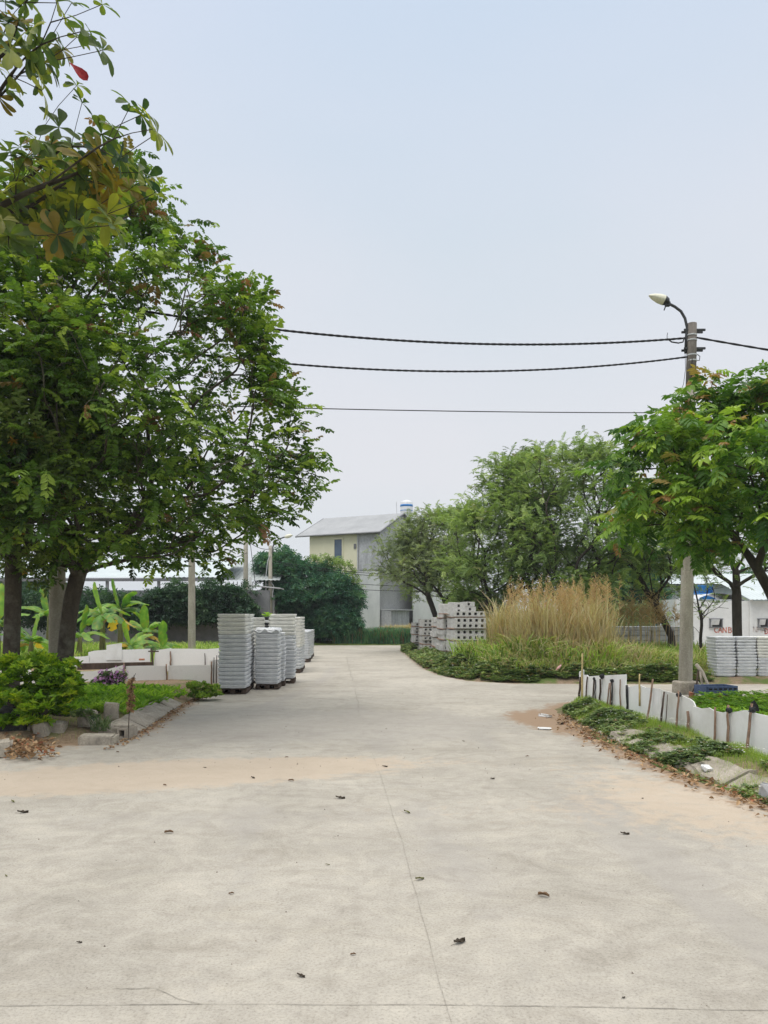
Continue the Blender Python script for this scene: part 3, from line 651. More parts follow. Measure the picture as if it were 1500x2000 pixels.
bm = NB(); tube(bm, [P(533, 1080, 39.9) - q40, P(533, 1068, 39.9) - q40, P(536, 1060, 39.9) - q40, P(544, 1053, 39.9) - q40, P(556, 1049, 39.9) - q40], 0.035, 8); obj('lamp_arm', bm, m_metal, t40, True)
bm = NB(); a = P(556, 1049, 39.9) - q40; tube(bm, [a, a + Vector((.12, 0, .03)), a + Vector((.3, 0, .08)), a + Vector((.42, 0, .10))], [.05, .10, .09, .02], 10); obj('lamp_head', bm, m_lampw, t40, True)
bm = NB(); tube(bm, [(-.2, -.12, 2.6), (-.22, -.12, 3.4), (-.12, -.12, 4.3), (0, -.12, 4.6)], 0.02, 5); tube(bm, [(.12, -.15, 2.4), (.2, -.15, 3.0), (.05, -.15, 3.2)], 0.025, 5); obj('service_wire', bm, m_galv, t40)
cable('street_wire', 'thin dark wire running from the cream pole to the pole behind the stacks', P(376, 1095, 24.6), P(482, 1080, 33.9), 0.15, 0.012, False)
cable('street_wire', 'sagging dark wire from the pole behind the stacks to the small lamp pole', P(482, 1055, 33.9), P(528, 1072, 39.9), 0.15, 0.015, False)
cable('street_wire', 'slanting wire dropping from the pole behind the stacks to the awning', P(485, 1030, 33.8), P(500, 1150, 38), 0.02, 0.015, False)
for k, (y0, y1) in enumerate(((1122, 1132), (1126, 1137), (1147, 1152), (1160, 1160))):
    cable('house_wire', ('topmost', 'second', 'third', 'lowest')[k] + ' of the four thin wires strung across the house wall above the roadside grass', P(533, y0 - 26, 39.9), P(900, y1 - 8, 42), 0.25, 0.014, False)

# ------------------------------------------------------------------ houses
hc = Vector((-0.25, 46.0, 0.0)); hu = Vector((-0.886, 0.463, 0)); hv = Vector((0.463, 0.886, 0))
LH, WH, EZ, RZ = 5.0, 6.0, 6.62, 7.98
ht = thing('house', 'two storey cream and grey house with a pitched sheet roof at the road end', 'house', hc)
def quadbox(bm, o, u, v, lu, lv, z0, z1):
    ps = [o, o + u * lu, o + u * lu + v * lv, o + v * lv]; prism(bm, [(p.x, p.y) for p in ps][::-1], z0, z1)
Z0 = Vector((0, 0, 0))
bm = NB(); quadbox(bm, Z0 + hu * 1.45, hu, hv, LH - 1.45, WH, 4.2, EZ); bmesh.ops.recalc_face_normals(bm, faces=bm.faces); obj('upper_wall', bm, m_cream, ht)
bm = NB(); quadbox(bm, Z0 - hu * 0.0, hu, hv, 1.45 - 0.002, WH, 0, EZ); quadbox(bm, hu * 1.45 - hv * 0.05, hu, hv, 0.09, 0.05, 0, EZ)
for s in (0,):
    a = [bm.verts.new(Vector((0, 0, EZ)) + hu * d + hv * q) for d in (0,) for q in (0.0, WH)]; c = bm.verts.new(Vector((0, 0, RZ - 0.03)) + hv * WH / 2)
    a2 = [bm.verts.new(Vector((0, 0, EZ)) + hu * LH + hv * q) for q in (0.0, WH)]; c2 = bm.verts.new(Vector((0, 0, RZ - 0.03)) + hu * LH + hv * WH / 2)
    bm.faces.new((a[0], a[1], c)); bm.faces.new((a2[0], c2, a2[1]))
obj('gable_wall', bm, m_render, ht)
bm = NB(); quadbox(bm, Z0 - hv * 0.03, hu, hv, LH + 0.03, WH, 0, 4.2 - 0.003); obj('lower_wall', bm, m_render_l, ht)
bm = NB(); quadbox(bm, hu * 0.08 - hv * 0.035, hu, hv, 1.33, 0.03, 4.3, 5.75); obj('stained_band', bm, m_stain, ht)
# roof with ridge along hu
bm = NB()
for sg, q0, q1 in ((1, -0.30, WH / 2), (-1, WH + 0.30, WH / 2)):
    sl = (RZ - EZ) / (WH / 2); z0 = EZ - 0.30 * sl
    n = 40; prev = None
    for k in range(n + 1):
        d = -0.12 + (LH + 0.95) * k / n; dz = 0.015 * (k % 2)
        lo = bm.verts.new(hu * d + hv * q0 + Vector((0, 0, z0 + dz + 0.03))); hi = bm.verts.new(hu * d + hv * q1 + Vector((0, 0, RZ + dz + 0.03)))
        if prev: bm.faces.new((prev[0], lo, hi, prev[1]) if sg > 0 else (prev[0], prev[1], hi, lo))
        prev = (lo, hi)
obj('roof', bm, m_roof, ht)
bm = NB(); z0 = EZ - 0.10
for qs in ((-0.31, WH / 2), (WH + 0.31, WH / 2)):
    for d in (-0.14, LH + 0.84):
        a = hu * d + hv * qs[0] + Vector((0, 0, EZ - 0.14)); b = hu * d + hv * qs[1] + Vector((0, 0, RZ + 0.0)); tube(bm, [a, b], 0.055, 4)
tube(bm, [hu * -.14 + hv * -.31 + Vector((0, 0, EZ - .12)), hu * (LH + .84) + hv * -.31 + Vector((0, 0, EZ - .12))], 0.05, 4)
obj('roof_trim', bm, m_trim, ht)
def wall_rect(bm, d0, d1, z0, z1, outw, thick):
    quadbox(bm, hu * d0 - hv * (outw + thick), hu, hv, d1 - d0, thick, z0, z1)
wf = NB(); dd = 2.62; wz0, wz1 = 4.95, 6.22
wall_rect(wf, dd - .08, dd + .62, wz1, wz1 + .08, 0, .10); wall_rect(wf, dd - .08, dd + .62, wz0 - .09, wz0, 0, .14); wall_rect(wf, dd - .07, dd, wz0, wz1, 0, .05); wall_rect(wf, dd + .54, dd + .61, wz0, wz1, 0, .05)
bmesh.ops.recalc_face_normals(wf, faces=wf.faces); wfo = obj('window', wf, m_cream, ht)
bm = NB(); wall_rect(bm, dd, dd + .54, wz0, wz1, 0, .02); bmesh.ops.recalc_face_normals(bm, faces=bm.faces); obj('pane', bm, m_glass, wfo)
bm = NB(); wall_rect(bm, 1.62, 1.78, 5.6, 5.9, 0, .04); obj('vent', bm, m_trim, ht)
bm = NB(); o_ = hv * 0.3 - hu * 0.03
# lean-to sheet at the foot of the gable
quadbox(bm, hv * 0.1 - hu * 0.9, hu, hv, 0.87, 3.6, 1.85, 1.90); obj('lean_to_roof', bm, m_galv, ht)
bm = NB(); quadbox(bm, hv * 0.12 - hu * 0.7, hu, hv, 0.06, 2.5, 0, 1.83); quadbox(bm, hv * 0.12 - hu * 0.635, hu, hv, 0.6, 0.05, 0, 1.83); obj('lean_to_wall', bm, m_stain, ht)
bm = NB(); quadbox(bm, hv * 2.6 - hu * 0.02, hu, hv, 0.015, 1.2, 0, 1.8); obj('doorway', bm, m_trim, ht)
for a in ht.children:
    pass
# water tank on a stand
tk = thing('water_tank', 'small steel and blue water tank standing above the ridge of the house roof', 'water tank', (1.52, 51.8, 7.85))
bm = NB(); tube(bm, [(0, 0, .45), (0, 0, .5), (0, 0, 1.28), (0, 0, 1.36), (0, 0, 1.46)], [.40, .42, .42, .36, .12], 24); obj('drum', bm, m_tank, tk, True)
bm = NB(); tube(bm, [(0, 0, 1.0), (0, 0, 1.14)], .427, 24); tube(bm, [(0, 0, .72), (0, 0, .76)], .425, 24); obj('label_band', bm, m_blue, tk, True)
for a in range(4):
    bm = NB(); x, y = .33 * math.cos(a * 1.57 + .8), .33 * math.sin(a * 1.57 + .8); tube(bm, [(x, y, -1.2), (x, y, .45)], .03, 6); obj('leg', bm, m_galv, tk)
bm = NB(); tube(bm, [(-.62, 0, -.8), (-.68, 0, 1.35)], .02, 5); obj('vent_pipe', bm, m_galv, tk)
# neighbour house behind the trees
nb = thing('house', 'pale flat fronted house half hidden behind the leaning tree', 'house', (3.75, 50.5, 0))
bm = NB(); box(bm, (0, 0, 3.0), (3.9, 5, 6.2), None); obj('wall', bm, m_render_l, nb)
bm = NB(); box(bm, (0, 0, 6.22), (4.2, 5.3, .22), None); obj('roof', bm, m_render, nb)
for x in (-1.0, .8):
    bm = NB(); box(bm, (x, -2.53, 4.4), (.9, .06, 1.1)); wo = obj('window', bm, m_trim, nb); bm = NB(); box(bm, (x, -2.57, 4.4), (.76, .02, .96)); obj('pane', bm, m_glass, wo)
# compound wall left of the house
cw = thing('compound_wall', 'low whitish blue rendered wall beneath the dark round tree', 'wall', (-6.2, 43.6, 0))
bm = NB(); box(bm, (0, 0, .95), (8.6, .18, 2.1)); obj('wall_face', bm, m_render_l, cw)
bm = NB(); box(bm, (0, 0, 2.04), (8.7, .26, .08)); obj('coping', bm, m_render, cw)

# shed on the left
shd = thing('open_shed', 'long open shed with a pale sheet roof behind the banana plants', 'shed', (-13.0, 37, 0))
EZs = 1.6 + (1200 - 1128) / F * 35.5
def sheet(bm, x0, x1, ya, za, yb, zb, pitch=0.22):
    n = int((x1 - x0) / (pitch / 2)); prev = None
    for k in range(n + 1):
        x = x0 + (x1 - x0) * k / n; dz = 0.03 * (k % 2); a = bm.verts.new((x, ya, za + dz)); b = bm.verts.new((x, yb, zb + dz))
        if prev: bm.faces.new((prev[0], a, b, prev[1]))
        prev = (a, b)
bm = NB(); sheet(bm, -10, 5.3, -1.5, EZs, 6.0, EZs + 1.45); obj('roof', bm, m_shedroof, shd)
bm = NB(); box(bm, (-2.4, -1.45, EZs - .10), (15.2, .08, .14)); obj('eave_beam', bm, m_trim, shd)
for k in range(7):
    bm = NB(); box(bm, (-9.5 + k * 2.4, -1.2, EZs / 2 - .1), (.12, .12, EZs - .1)); obj('post', bm, m_render, shd)
bm = NB(); box(bm, (-2.4, 5.5, 1.0), (15, .15, 2.0)); obj('back_wall', bm, m_whitewall, shd)
sh2 = thing('outbuilding', 'weathered grey roofed outbuilding with a barred opening behind the pole lamp', 'outbuilding', (-7.6, 41.8, 0))
bm = NB(); sheet(bm, -3.8, 2.2, -2.2, 3.35, 2.5, 4.55); obj('roof', bm, m_oldroof, sh2)
bm = NB(); box(bm, (-.8, 0, 1.3), (5.4, 3.6, 2.6)); obj('wall', bm, m_stain, sh2)
for k in range(10):
    bm = NB(); tube(bm, [(-1.0 + k * .2, -2.0, 2.62), (-1.0 + k * .2, -2.0, 3.3)], .02, 4); obj('bar', bm, m_trim, sh2)
bm = NB(); box(bm, (0, 0, 0), (1.9, 1.6, .05), Matrix.Rotation(0.10, 3, 'Y')); aw = obj('awning', bm, m_galv, None); aw.location = P(514, 1146, 38.6); tag(aw, 'flat pale metal awning reaching from the outbuilding towards the lamp pole', 'awning')
bm = NB(); box(bm, (0, 0, 1.3), (9.2, .25, 2.7)); cwl = obj('wall', bm, m_trim); cwl.name = 'garden_wall'; cwl.location = (-9.6, 33.6, 0); tag(cwl, 'tall dark wall almost covered by creepers behind the cream pole', 'wall')

# white works buildings at the right
wb = thing('warehouse', 'long white building with red spray painted words on its wall', 'building', (20.5, 40, 0))
def wx(px, Y=40): return (px - 750) / F * Y - 20.5
bm = NB(); box(bm, (wx(1640), 2.5, 1.15), (wx(1930) - wx(1350), 5, 2.3)); obj('wall', bm, m_whitewall, wb)
bm = NB(); box(bm, (wx(1466), -.03, 1.2), (.16, .10, 2.35)); obj('pilaster', bm, m_whitewall, wb)
bm = NB(); sheet(bm, wx(1460), wx(1930), -.35, 2.35, 5.2, 3.9); obj('roof', bm, m_shedroof, wb)
for px, wv in ((1398, .62), (1490, .5)):
    bm = NB(); x = wx(px); z = 1.6 + (1200 - 1217) / F * 40
    box(bm, (x, -.04, z + .22), (wv + .1, .08, .05)); box(bm, (x, -.04, z - .22), (wv + .1, .08, .05)); box(bm, (x - wv / 2, -.04, z), (.05, .08, .42)); box(bm, (x + wv / 2, -.04, z), (.05, .08, .42))
    wo = obj('window', bm, m_trim, wb); bm = NB(); box(bm, (x + .05, -.02, z), (wv - .15, .03, .38)); obj('pane', bm, m_black, wo)
    bm = NB(); box(bm, (x - .08, -.12, z + .05), (wv - .2, .02, .30), Matrix.Rotation(0.4, 3, 'X')); obj('shutter', bm, m_tank, wo)
# hand painted letters as flat strokes 4 mm proud of the wall
GL = {'C': [[(.9, .85), (.5, 1), (.1, .7), (.1, .3), (.5, 0), (.9, .15)]], 'A': [[(0, 0), (.5, 1), (1, 0)], [(.2, .4), (.8, .4)]], 'N': [[(0, 0), (0, 1), (.9, 0), (.9, 1)]],
      'B': [[(0, 0), (0, 1), (.7, .85), (.6, .55), (0, .5)], [(.6, .55), (.85, .25), (.6, 0), (0, 0)]], '^': [[(.2, 1.1), (.5, 1.35), (.8, 1.1)]], '`': [[(.75, 1.6), (1.0, 1.35)]], "'": [[(.5, 1.15), (.85, 1.5)]],
      'H': [[(0, 0), (0, 1)], [(.9, 0), (.9, 1)], [(0, .5), (.9, .5)]], 'Đ': [[(0, 0), (0, 1), (.6, .9), (.9, .5), (.6, .05), (0, 0)], [(-.2, .5), (.4, .5)]]}
def strokes(name, m, items, h):
    for ch, x0, z0 in items:
        bm = NB()
        for st in GL[ch] if isinstance(ch, str) and len(ch) == 1 else [q for c_ in ch for q in GL[c_]]:
            for (xa, za), (xb, zb) in zip(st, st[1:]):
                a = Vector((x0 + xa * h * .7, 0, z0 + za * h)); b = Vector((x0 + xb * h * .7, 0, z0 + zb * h)); d = (b - a).normalized(); nn = Vector((-d.z, 0, d.x)) * .028
                a -= d * .012; b += d * .012
                f = bm.faces.new([bm.verts.new(p) for p in (a + nn, a - nn, b - nn, b + nn)])
        bmesh.ops.recalc_face_normals(bm, faces=bm.faces)
        o = obj(name, bm, m, wb); o.location = (0, -.006, 0)
zt = 1.6 + (1200 - 1235.5) / F * 40; lw = .30
strokes('lettering', m_red, [('C', wx(1395), zt), ('A^`', wx(1403), zt), ('N', wx(1412), zt), ('B', wx(1423), zt)], .27)
strokes('lettering', m_faded, [("A'", wx(1431), zt), ('N', wx(1440), zt), ('N', wx(1471), zt + .03), ('H', wx(1480), zt + .02), ('A', wx(1488), zt)], .27)
strokes('lettering', m_red, [('Đ', wx(1494), zt - .06), ('C', wx(1503), zt - .06), ('A', wx(1512), zt - .06), ('N', wx(1521), zt - .06)], .27)
# lower volume with rounded white roof and blue tank, left of the tree
kb = thing('works_shed', 'small white shed with a rounded roof beside the lamp pole trunk', 'shed', (P(1352, 1200, 42).x, 42, 0))
bm = NB(); box(bm, (.2, 0, 1.2), (3.2, 2.5, 2.4)); obj('wall', bm, m_render_l, kb)
bm = NB(); tube(bm, [(-.9 + 1.0, -1.3, 1.9), (-.9 + 1.0, 1.3, 1.9)], 0.0, 8); bm.free(); bm = NB()
n = 14; prev = None
for k in range(n + 1):
    a = math.pi * k / n; x = .9 + 1.35 * -math.cos(a) * 1.0; z = 2.1 + .62 * math.sin(a); cur = (bm.verts.new((x, -1.5, z)), bm.verts.new((x, 1.5, z)))
    if prev: bm.faces.new((prev[0], prev[1], cur[1], cur[0]))
    prev = cur
obj('roof', bm, m_tank, kb, True)
bm = NB(); box(bm, (.75, -1.28, 1.75), (.8, .05, .35)); obj('window', bm, m_black, kb)
bt = thing('storage_container', 'bright blue container standing behind the white works shed', 'container', (P(1378, 1200, 46).x, 46, 0))
bm = NB(); box(bm, (0, 0, 2.0), (1.9, 2, 1.7), None, .05); obj('body', bm, m_blue, bt); bm = NB(); box(bm, (-.2, 0, 3.1), (.9, 1, .5), None, .04); obj('lid', bm, m_blue, bt)
for x in (-.8, .8):
    bm = NB(); box(bm, (x, 0, .6), (.15, 1.6, 1.15)); obj('leg', bm, m_galv, bt)
gb = thing('warehouse', 'green grey sheet clad warehouse far behind the dark forked tree', 'building', (24, 54, 0))
bm = NB(); box(bm, (0, 0, 1.8), (12, 5, 3.6)); obj('wall', bm, m_oldroof, gb); bm = NB(); sheet(bm, -6.3, 6.3, -2.8, 3.62, 2.8, 4.6); obj('roof', bm, m_shedroof, gb)

# ------------------------------------------------------------------ stacks of white panels
def panel_mesh(name, w, d, h, m, seed):
    r = random.Random(seed); bm = NB(); rings = []
    per = []
    nx_, ny_ = 12, 12; c = 0.02
    for k in range(nx_): per.append((-w / 2 + c + (w - 2 * c) * k / (nx_ - 1), -d / 2))
    for k in range(ny_): per.append((w / 2, -d / 2 + c + (d - 2 * c) * k / (ny_ - 1)))
    for k in range(nx_): per.append((w / 2 - c - (w - 2 * c) * k / (nx_ - 1), d / 2))
    for k in range(ny_): per.append((-w / 2, d / 2 - c - (d - 2 * c) * k / (ny_ - 1)))
    ph = r.uniform(0, 6)
    for z, s in ((0, .87), (.13, .875), (.17, .965), (.50, .955), (.58, 1.0), (.95, 1.0), (1.0, .975)):
        ring = []
        for k, (x, y) in enumerate(per):
            wv = (0.003 if z > .5 else .007) * math.sin(k * 0.45 + ph + z) * r.uniform(.3, 1)
            ring.append(bm.verts.new((x * s + r.gauss(0, .0012), y * s + r.gauss(0, .0018), z * h + wv * (.5 if z in (0, 1.0) else 1))))
        rings.append(ring)
    n = len(per)
    for a, b in zip(rings, rings[1:]):
        for k in range(n): bm.faces.new((a[k], a[(k + 1) % n], b[(k + 1) % n], b[k]))
    bm.faces.new(rings[0][::-1]); bm.faces.new(rings[-1])
    me = bpy.data.meshes.new(name); bm.normal_update(); bm.to_mesh(me); bm.free(); me.materials.append(m); return me
PW = [panel_mesh('panel', 1, 1, 1, m_panel_w, k) for k in range(0)]
def panels(kind, w, d, h):
    return [panel_mesh('white_panel', w, d, h, m_panel_g if kind else m_panel_w, 10 * kind + k) for k in range(4)]
LT = 0.083
PMW = {}
def stack(xr, Y, w, d, H, where, greyfrac=0.75, rz=0.05, z0=0.0, lay=LT):
    """xr: x of the right front corner"""
    key = (round(w, 2), round(d, 2))
    if key not in PMW: PMW[key] = (panels(0, w, d, lay * .955), panels(1, w, d, lay * .955))
    cx, cy = xr - w / 2, Y + d / 2
    bm = NB()
    for k in (-1, 0, 1): box(bm, (k * (w * .40), 0, .055), (.10, d * .92, .07), None, .004)
    box(bm, (0, 0, .012 + .004), (w * .93, d * .9, .022), None, .003); box(bm, (0, 0, .105), (w * .95, d * .95, .018), None, .003)
    pl = obj('pallet', bm, m_darkwood); pl.location = (cx, cy, z0); pl.rotation_euler.z = rz; tag(pl, 'dark wooden pallet under the ' + where, 'pallet')
    n = int(round((H - .12) / lay))
    for k in range(n):
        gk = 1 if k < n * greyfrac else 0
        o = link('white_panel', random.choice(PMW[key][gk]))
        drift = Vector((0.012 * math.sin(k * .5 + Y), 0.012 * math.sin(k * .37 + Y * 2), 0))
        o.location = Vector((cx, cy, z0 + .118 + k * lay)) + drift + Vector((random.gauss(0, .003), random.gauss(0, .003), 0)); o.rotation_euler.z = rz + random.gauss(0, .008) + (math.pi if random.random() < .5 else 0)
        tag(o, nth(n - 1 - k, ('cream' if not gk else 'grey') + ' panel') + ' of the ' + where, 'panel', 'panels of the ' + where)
stack(-2.76, 15.35, .57, .62, 1.62, 'tall front left stack beside the leafy kerb', .68, rz=.03)
stack(-2.82, 16.2, .57, .62, 1.60, 'tall stack directly behind the front left one', .6, rz=.05)
stack(-2.24, 16.3, .50, .55, 1.25, 'short wrapped stack right of the front one', 1.0, rz=.02)
stack(-2.22, 17.05, .50, .50, 1.24, 'short stack tucked behind the wrapped one', 1.0, rz=.1)
stack(-2.64, 17.75, .62, .6, 1.57, 'tall stack behind left of the nursery pots', .5)
stack(-2.07, 17.7, .60, .6, 1.58, 'tall stack behind right of the nursery pots', .65)
stack(-2.26, 20.9, .55, .6, 1.52, 'first stack past the gap in the row', .4, rz=-.05)
stack(-2.33, 22.0, .55, .6, 1.52, 'second stack past the gap in the row', .4, rz=-.05)
stack(-2.50, 25.6, .5, .6, 1.05, 'nearest low far stack of the roadside row', 1, rz=-.05)
stack(-2.60, 27.3, .5, .6, 1.02, 'middle low far stack of the roadside row', 1, rz=-.05)
stack(-2.68, 28.8, .5, .6, 1.02, 'last low far stack of the roadside row', 1, rz=-.05)
Xr = lambda px, Y: (px - 750) / F * Y
stack(Xr(1438, 18.1), 18.1, .46, .6, 1.06, 'left stack of the right roadside', .93, rz=0, lay=.072, z0=.02)
stack(Xr(1479, 18.1), 18.1, .46, .6, 1.06, 'middle stack of the right roadside', 1.0, rz=0.01, lay=.072, z0=.02)
stack(Xr(1522, 18.1), 18.1, .49, .6, 1.06, 'stack at the right edge of the picture', .4, rz=-.01, lay=.072, z0=.02)
# crumpled film on the short wrapped stack
bm = NB(); bmesh.ops.create_grid(bm, x_segments=26, y_segments=26, size=.5)
for v in bm.verts:
    x, y = v.co.x, v.co.y; e = max(abs(x), abs(y)); v.co.z = .02 * mnoise.noise(Vector((x * 9, y * 9, 3))) + .012 - (.07 + .03 * math.sin(14 * (x + y))) * max(0, (e - .42) / .08)
    v.co.x *= .525 if abs(x) < .42 else .53; v.co.y *= .60
wrap = obj('plastic_wrap', bm, M('film', (.62, .64, .66), (.74, .75, .76), 12, .25, .2, spec=.7), None, True); wrap.location = (-2.49, 16.575, 1.30 - .0); wrap.scale = (1.0, 1, 1); tag(wrap, 'crumpled clear plastic wrap over the short panel stack', 'plastic wrap')
# nursery pots on the wrapped stack
np_ = thing('nursery_pots', 'small tower of black and white nursery pots with a green seedling on the wrapped stack', 'plant pots', P(521, 1233, 16.75))
for k in range(5):
    bm = NB(); z = k * .062; tube(bm, [(.0, 0, z), (.0, 0, z + .048), (0, 0, z + .058)], [.035, .05, .056], 12); obj('pot', bm, m_black if k % 2 == 0 or k < 2 else m_white, np_, True)
arr = scatter(SPRIG, np.array([[0, 0, .32], [.03, 0, .34], [-.04, 0, .33], [0, .02, .38]]), np.array([[1., .2, .2], [.3, 1, .1], [-1, .4, .1], [-.2, -1, .1]]), np.array([.11, .11, .1, .09]), np.full((4, 3), [.8, 0, 0]))
leaves('seedling', arr, l_crop, np_)

# ------------------------------------------------------------------ hollow concrete slabs on the right plot
def hollow_slab(w, L, h, nh, hs, seed=0):
    r = random.Random(seed); bm = NB()
    # end face with real square holes: cut columns and rows
    xs_ = [-w / 2]; pitch = w / (nh + .35); x = -w / 2 + (w - pitch * nh) / 2 + (pitch - hs) / 2
    for k in range(nh): xs_ += [x, x + hs]; x += pitch
    xs_.append(w / 2); zs_ = [0, (h - hs) / 2, (h + hs) / 2, h]
    for y, dep in ((0, 1),):
        grid = [[bm.verts.new((xx, y, zz)) for xx in xs_] for zz in zs_]
        for j in range(3):
            for i in range(len(xs_) - 1):
                a, b, c, d = grid[j][i], grid[j][i + 1], grid[j + 1][i + 1], grid[j + 1][i]
                if j == 1 and i % 2 == 1:
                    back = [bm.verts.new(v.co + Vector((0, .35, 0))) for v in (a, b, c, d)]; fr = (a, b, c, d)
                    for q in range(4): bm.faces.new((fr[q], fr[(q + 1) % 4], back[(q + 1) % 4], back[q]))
                    f = bm.faces.new(back); f.material_index = 1  # black back face: the shade deep inside the hole, painted as colour
                else: bm.faces.new((a, b, c, d))
    # sides with a slight sag along the length
    n = 10
    def sag(t): return -.03 * math.sin(math.pi * t) * r.choice((1, 1, 1.6))
    prev = [grid[0][0], grid[0][-1], grid[3][-1], grid[3][0]]
    for k in range(1, n + 1):
        t = k / n; s = -.025 * math.sin(math.pi * t)
        cur = [bm.verts.new((xx, L * t, zz + s)) for xx, zz in ((-w / 2, 0), (w / 2, 0), (w / 2, h), (-w / 2, h))]
        for q in range(4): bm.faces.new((prev[q], prev[(q + 1) % 4], cur[(q + 1) % 4], cur[q]))
        prev = cur
    bm.faces.new(prev[::-1]); bmesh.ops.recalc_face_normals(bm, faces=bm.faces)
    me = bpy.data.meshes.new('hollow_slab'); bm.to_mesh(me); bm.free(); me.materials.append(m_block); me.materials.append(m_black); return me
HS5 = [hollow_slab(1.0, 1.75, .165, 5, .085, k) for k in range(2)]; HS4 = [hollow_slab(.78, 1.5, .15, 4, .075, k) for k in range(2)]; HS1 = [hollow_slab(.42, 1.3, .16, 1, .085, 5)]
def slab_stack(x, Y, meshes, layers, h, where, rz=.065, spacer=2, z0=.03, w=1.0, L=1.75, off=0.0):
    z = z0
    for k in range(layers):
        if k % spacer == 0:
            bm = NB()
            box(bm, (0, L * .5, .02), (w * 1.02, L * .94, .036), None, .003)
            b = obj('wood_batten', bm, m_plank); b.location = (x, Y, z); b.rotation_euler.z = rz; tag(b, 'wood spacer under the ' + nth(layers - 1 - k, 'slab') + ' of the ' + where, 'spacer', 'wood spacers in the ' + where); z += .038
        o = link('hollow_slab', meshes[k % len(meshes)]); o.location = (x + random.gauss(0, .02) + off * k, Y + random.gauss(0, .03), z); o.rotation_euler.z = rz + random.gauss(0, .008)
        tag(o, nth(layers - 1 - k, 'hollow slab') + ' of the ' + where, 'concrete slab', 'slabs of the ' + where); z += h + .003
slab_stack(2.72, 24.2, HS5, 9, .165, 'front slab pile', z0=.0)
slab_stack(2.52, 26.1, HS5, 9, .165, 'second slab pile', z0=-.04)
slab_stack(2.42, 28.0, HS5, 8, .165, 'third slab pile', z0=.0)
slab_stack(1.95, 31.0, HS4, 8, .15, 'fourth slab pile', w=.78, L=1.5)
slab_stack(1.68, 32.8, HS4, 7, .15, 'farthest slab pile', w=.78, L=1.5)
slab_stack(2.42, 25.0, HS1, 2, .16, 'left small slab pair', spacer=9, z0=1.60, w=.4, L=1.3, rz=.3)
slab_stack(2.88, 25.6, HS1, 2, .16, 'right small slab pair', spacer=9, z0=1.66, w=.4, L=1.3, rz=.3)
# low grey slab rows far behind the dry grass
for k in range(6):
    px = 1120 + 42 * k; Y = 32.6; bm = NB()
    for j in range(5): box(bm, (random.gauss(0, .01), random.gauss(0, .01), .12 + .2 * j), (.84, .7, .185), None, .012)
    o = obj('slab_pile', bm, m_slabgrey); o.location = ((px - 750) / F * Y, Y, .08)
    tag(o, ('leftmost', 'second', 'third', 'fourth', 'fifth', 'rightmost')[k] + ' of the low grey slab piles in a row behind the tall dry grass', 'slab pile')

# ------------------------------------------------------------------ white board fences
def board(name, pts_top, p0, p1, thick, m, parent, lean=0.0):
    """a board from p0 to p1 (ground points) whose top edge follows pts_top [(t, height)]"""
    bm = NB(); p0 = Vector(p0); p1 = Vector(p1); d = (p1 - p0); n = Vector((-d.y, d.x, 0)).normalized()
    fr, bk = [], []
    prof = [(0, -.08)] + list(pts_top) + [(1, -.08)]
    nn = len(pts_top)
    for t, h in pts_top:
        for lst, o in ((fr, n * -thick / 2), (bk, n * thick / 2)):
            q = p0 + d * t + o; lst.append((bm.verts.new(q + Vector((0, 0, -.06))), bm.verts.new(q + Vector((0, 0, h)) + n * lean)))
    for k in range(nn - 1):
        bm.faces.new((fr[k][0], fr[k + 1][0], fr[k + 1][1], fr[k][1])); bm.faces.new((bk[k][0], bk[k][1], bk[k + 1][1], bk[k + 1][0]))
        bm.faces.new((fr[k][1], fr[k + 1][1], bk[k + 1][1], bk[k][1]))
    for k in (0, -1): bm.faces.new((fr[k][0], fr[k][1], bk[k][1], bk[k][0]))
    bmesh.ops.recalc_face_normals(bm, faces=bm.faces); return obj(name, bm, m, parent)
def stick(parent, px, pyt, pyb, Y, r=.012, m=m_stake, dx=0, name='stake', off=-.03):
    bm = NB(); a = P(px + dx, pyb, Y + off); b = P(px, pyt, Y + off); n = 5
    pts = [a.lerp(b, k / n) + Vector((random.gauss(0, r * .25), 0, 0)) for k in range(n + 1)]; pts[0].z -= .05
    tube(bm, pts, [r * (1.15 - .3 * k / n) for k in range(n + 1)], 7); return obj(name, bm, m, parent, True)
# right fence: ground line x(Y)
def FX(Y): return 3.93 - 0.074 * (Y - 7.9)
def FG(px):   # intersection of the fence line with the viewing column
    k = (px - 750) / F; Y = (3.93 + 0.074 * 7.9) / (k + 0.074); return Y
def topz(px, py): return P(px, py, FG(px)).z
rf = thing('board_fence', 'low white board fence on stakes along the right verge', 'fence', (0, 0, 0))
segs = [
    [(1133, 1318), (1147, 1318), (1150, 1321), (1176, 1319)],
    [(1172, 1320), (1180, 1319), (1221, 1317)],
    [(1219, 1338), (1232, 1342), (1247, 1337), (1262, 1343), (1290, 1345)],
    [(1286, 1347), (1300, 1350), (1326, 1357), (1345, 1365), (1352, 1370), (1356, 1379)],
    [(1354, 1379), (1370, 1384), (1385, 1382), (1398, 1389), (1412, 1392), (1424, 1388)],
    [(1420, 1392), (1436, 1390), (1450, 1387), (1468, 1388)],
    [(1464, 1389), (1480, 1394), (1500, 1398), (1560, 1410)]]
for k, sg in enumerate(segs):
    Ys = [FG(p[0]) for p in sg]; p0 = Vector((FX(Ys[0]) + .018 * (k % 2), Ys[0], .11)); p1 = Vector((FX(Ys[-1]) + .018 * (k % 2), Ys[-1], .11)); L = (Ys[0] - Ys[-1])
    board('board', [((Ys[0] - y) / L, topz(*p) - .11) for p, y in zip(sg, Ys)], p0, p1, .014, m_white, rf)
board('board', [(0, .50), (.3, .53), (.32, .49), (.7, .51), (1, .48)], (FX(7.3), 7.3, .11), (FX(3.6), 3.6, .11), .014, m_white, rf)
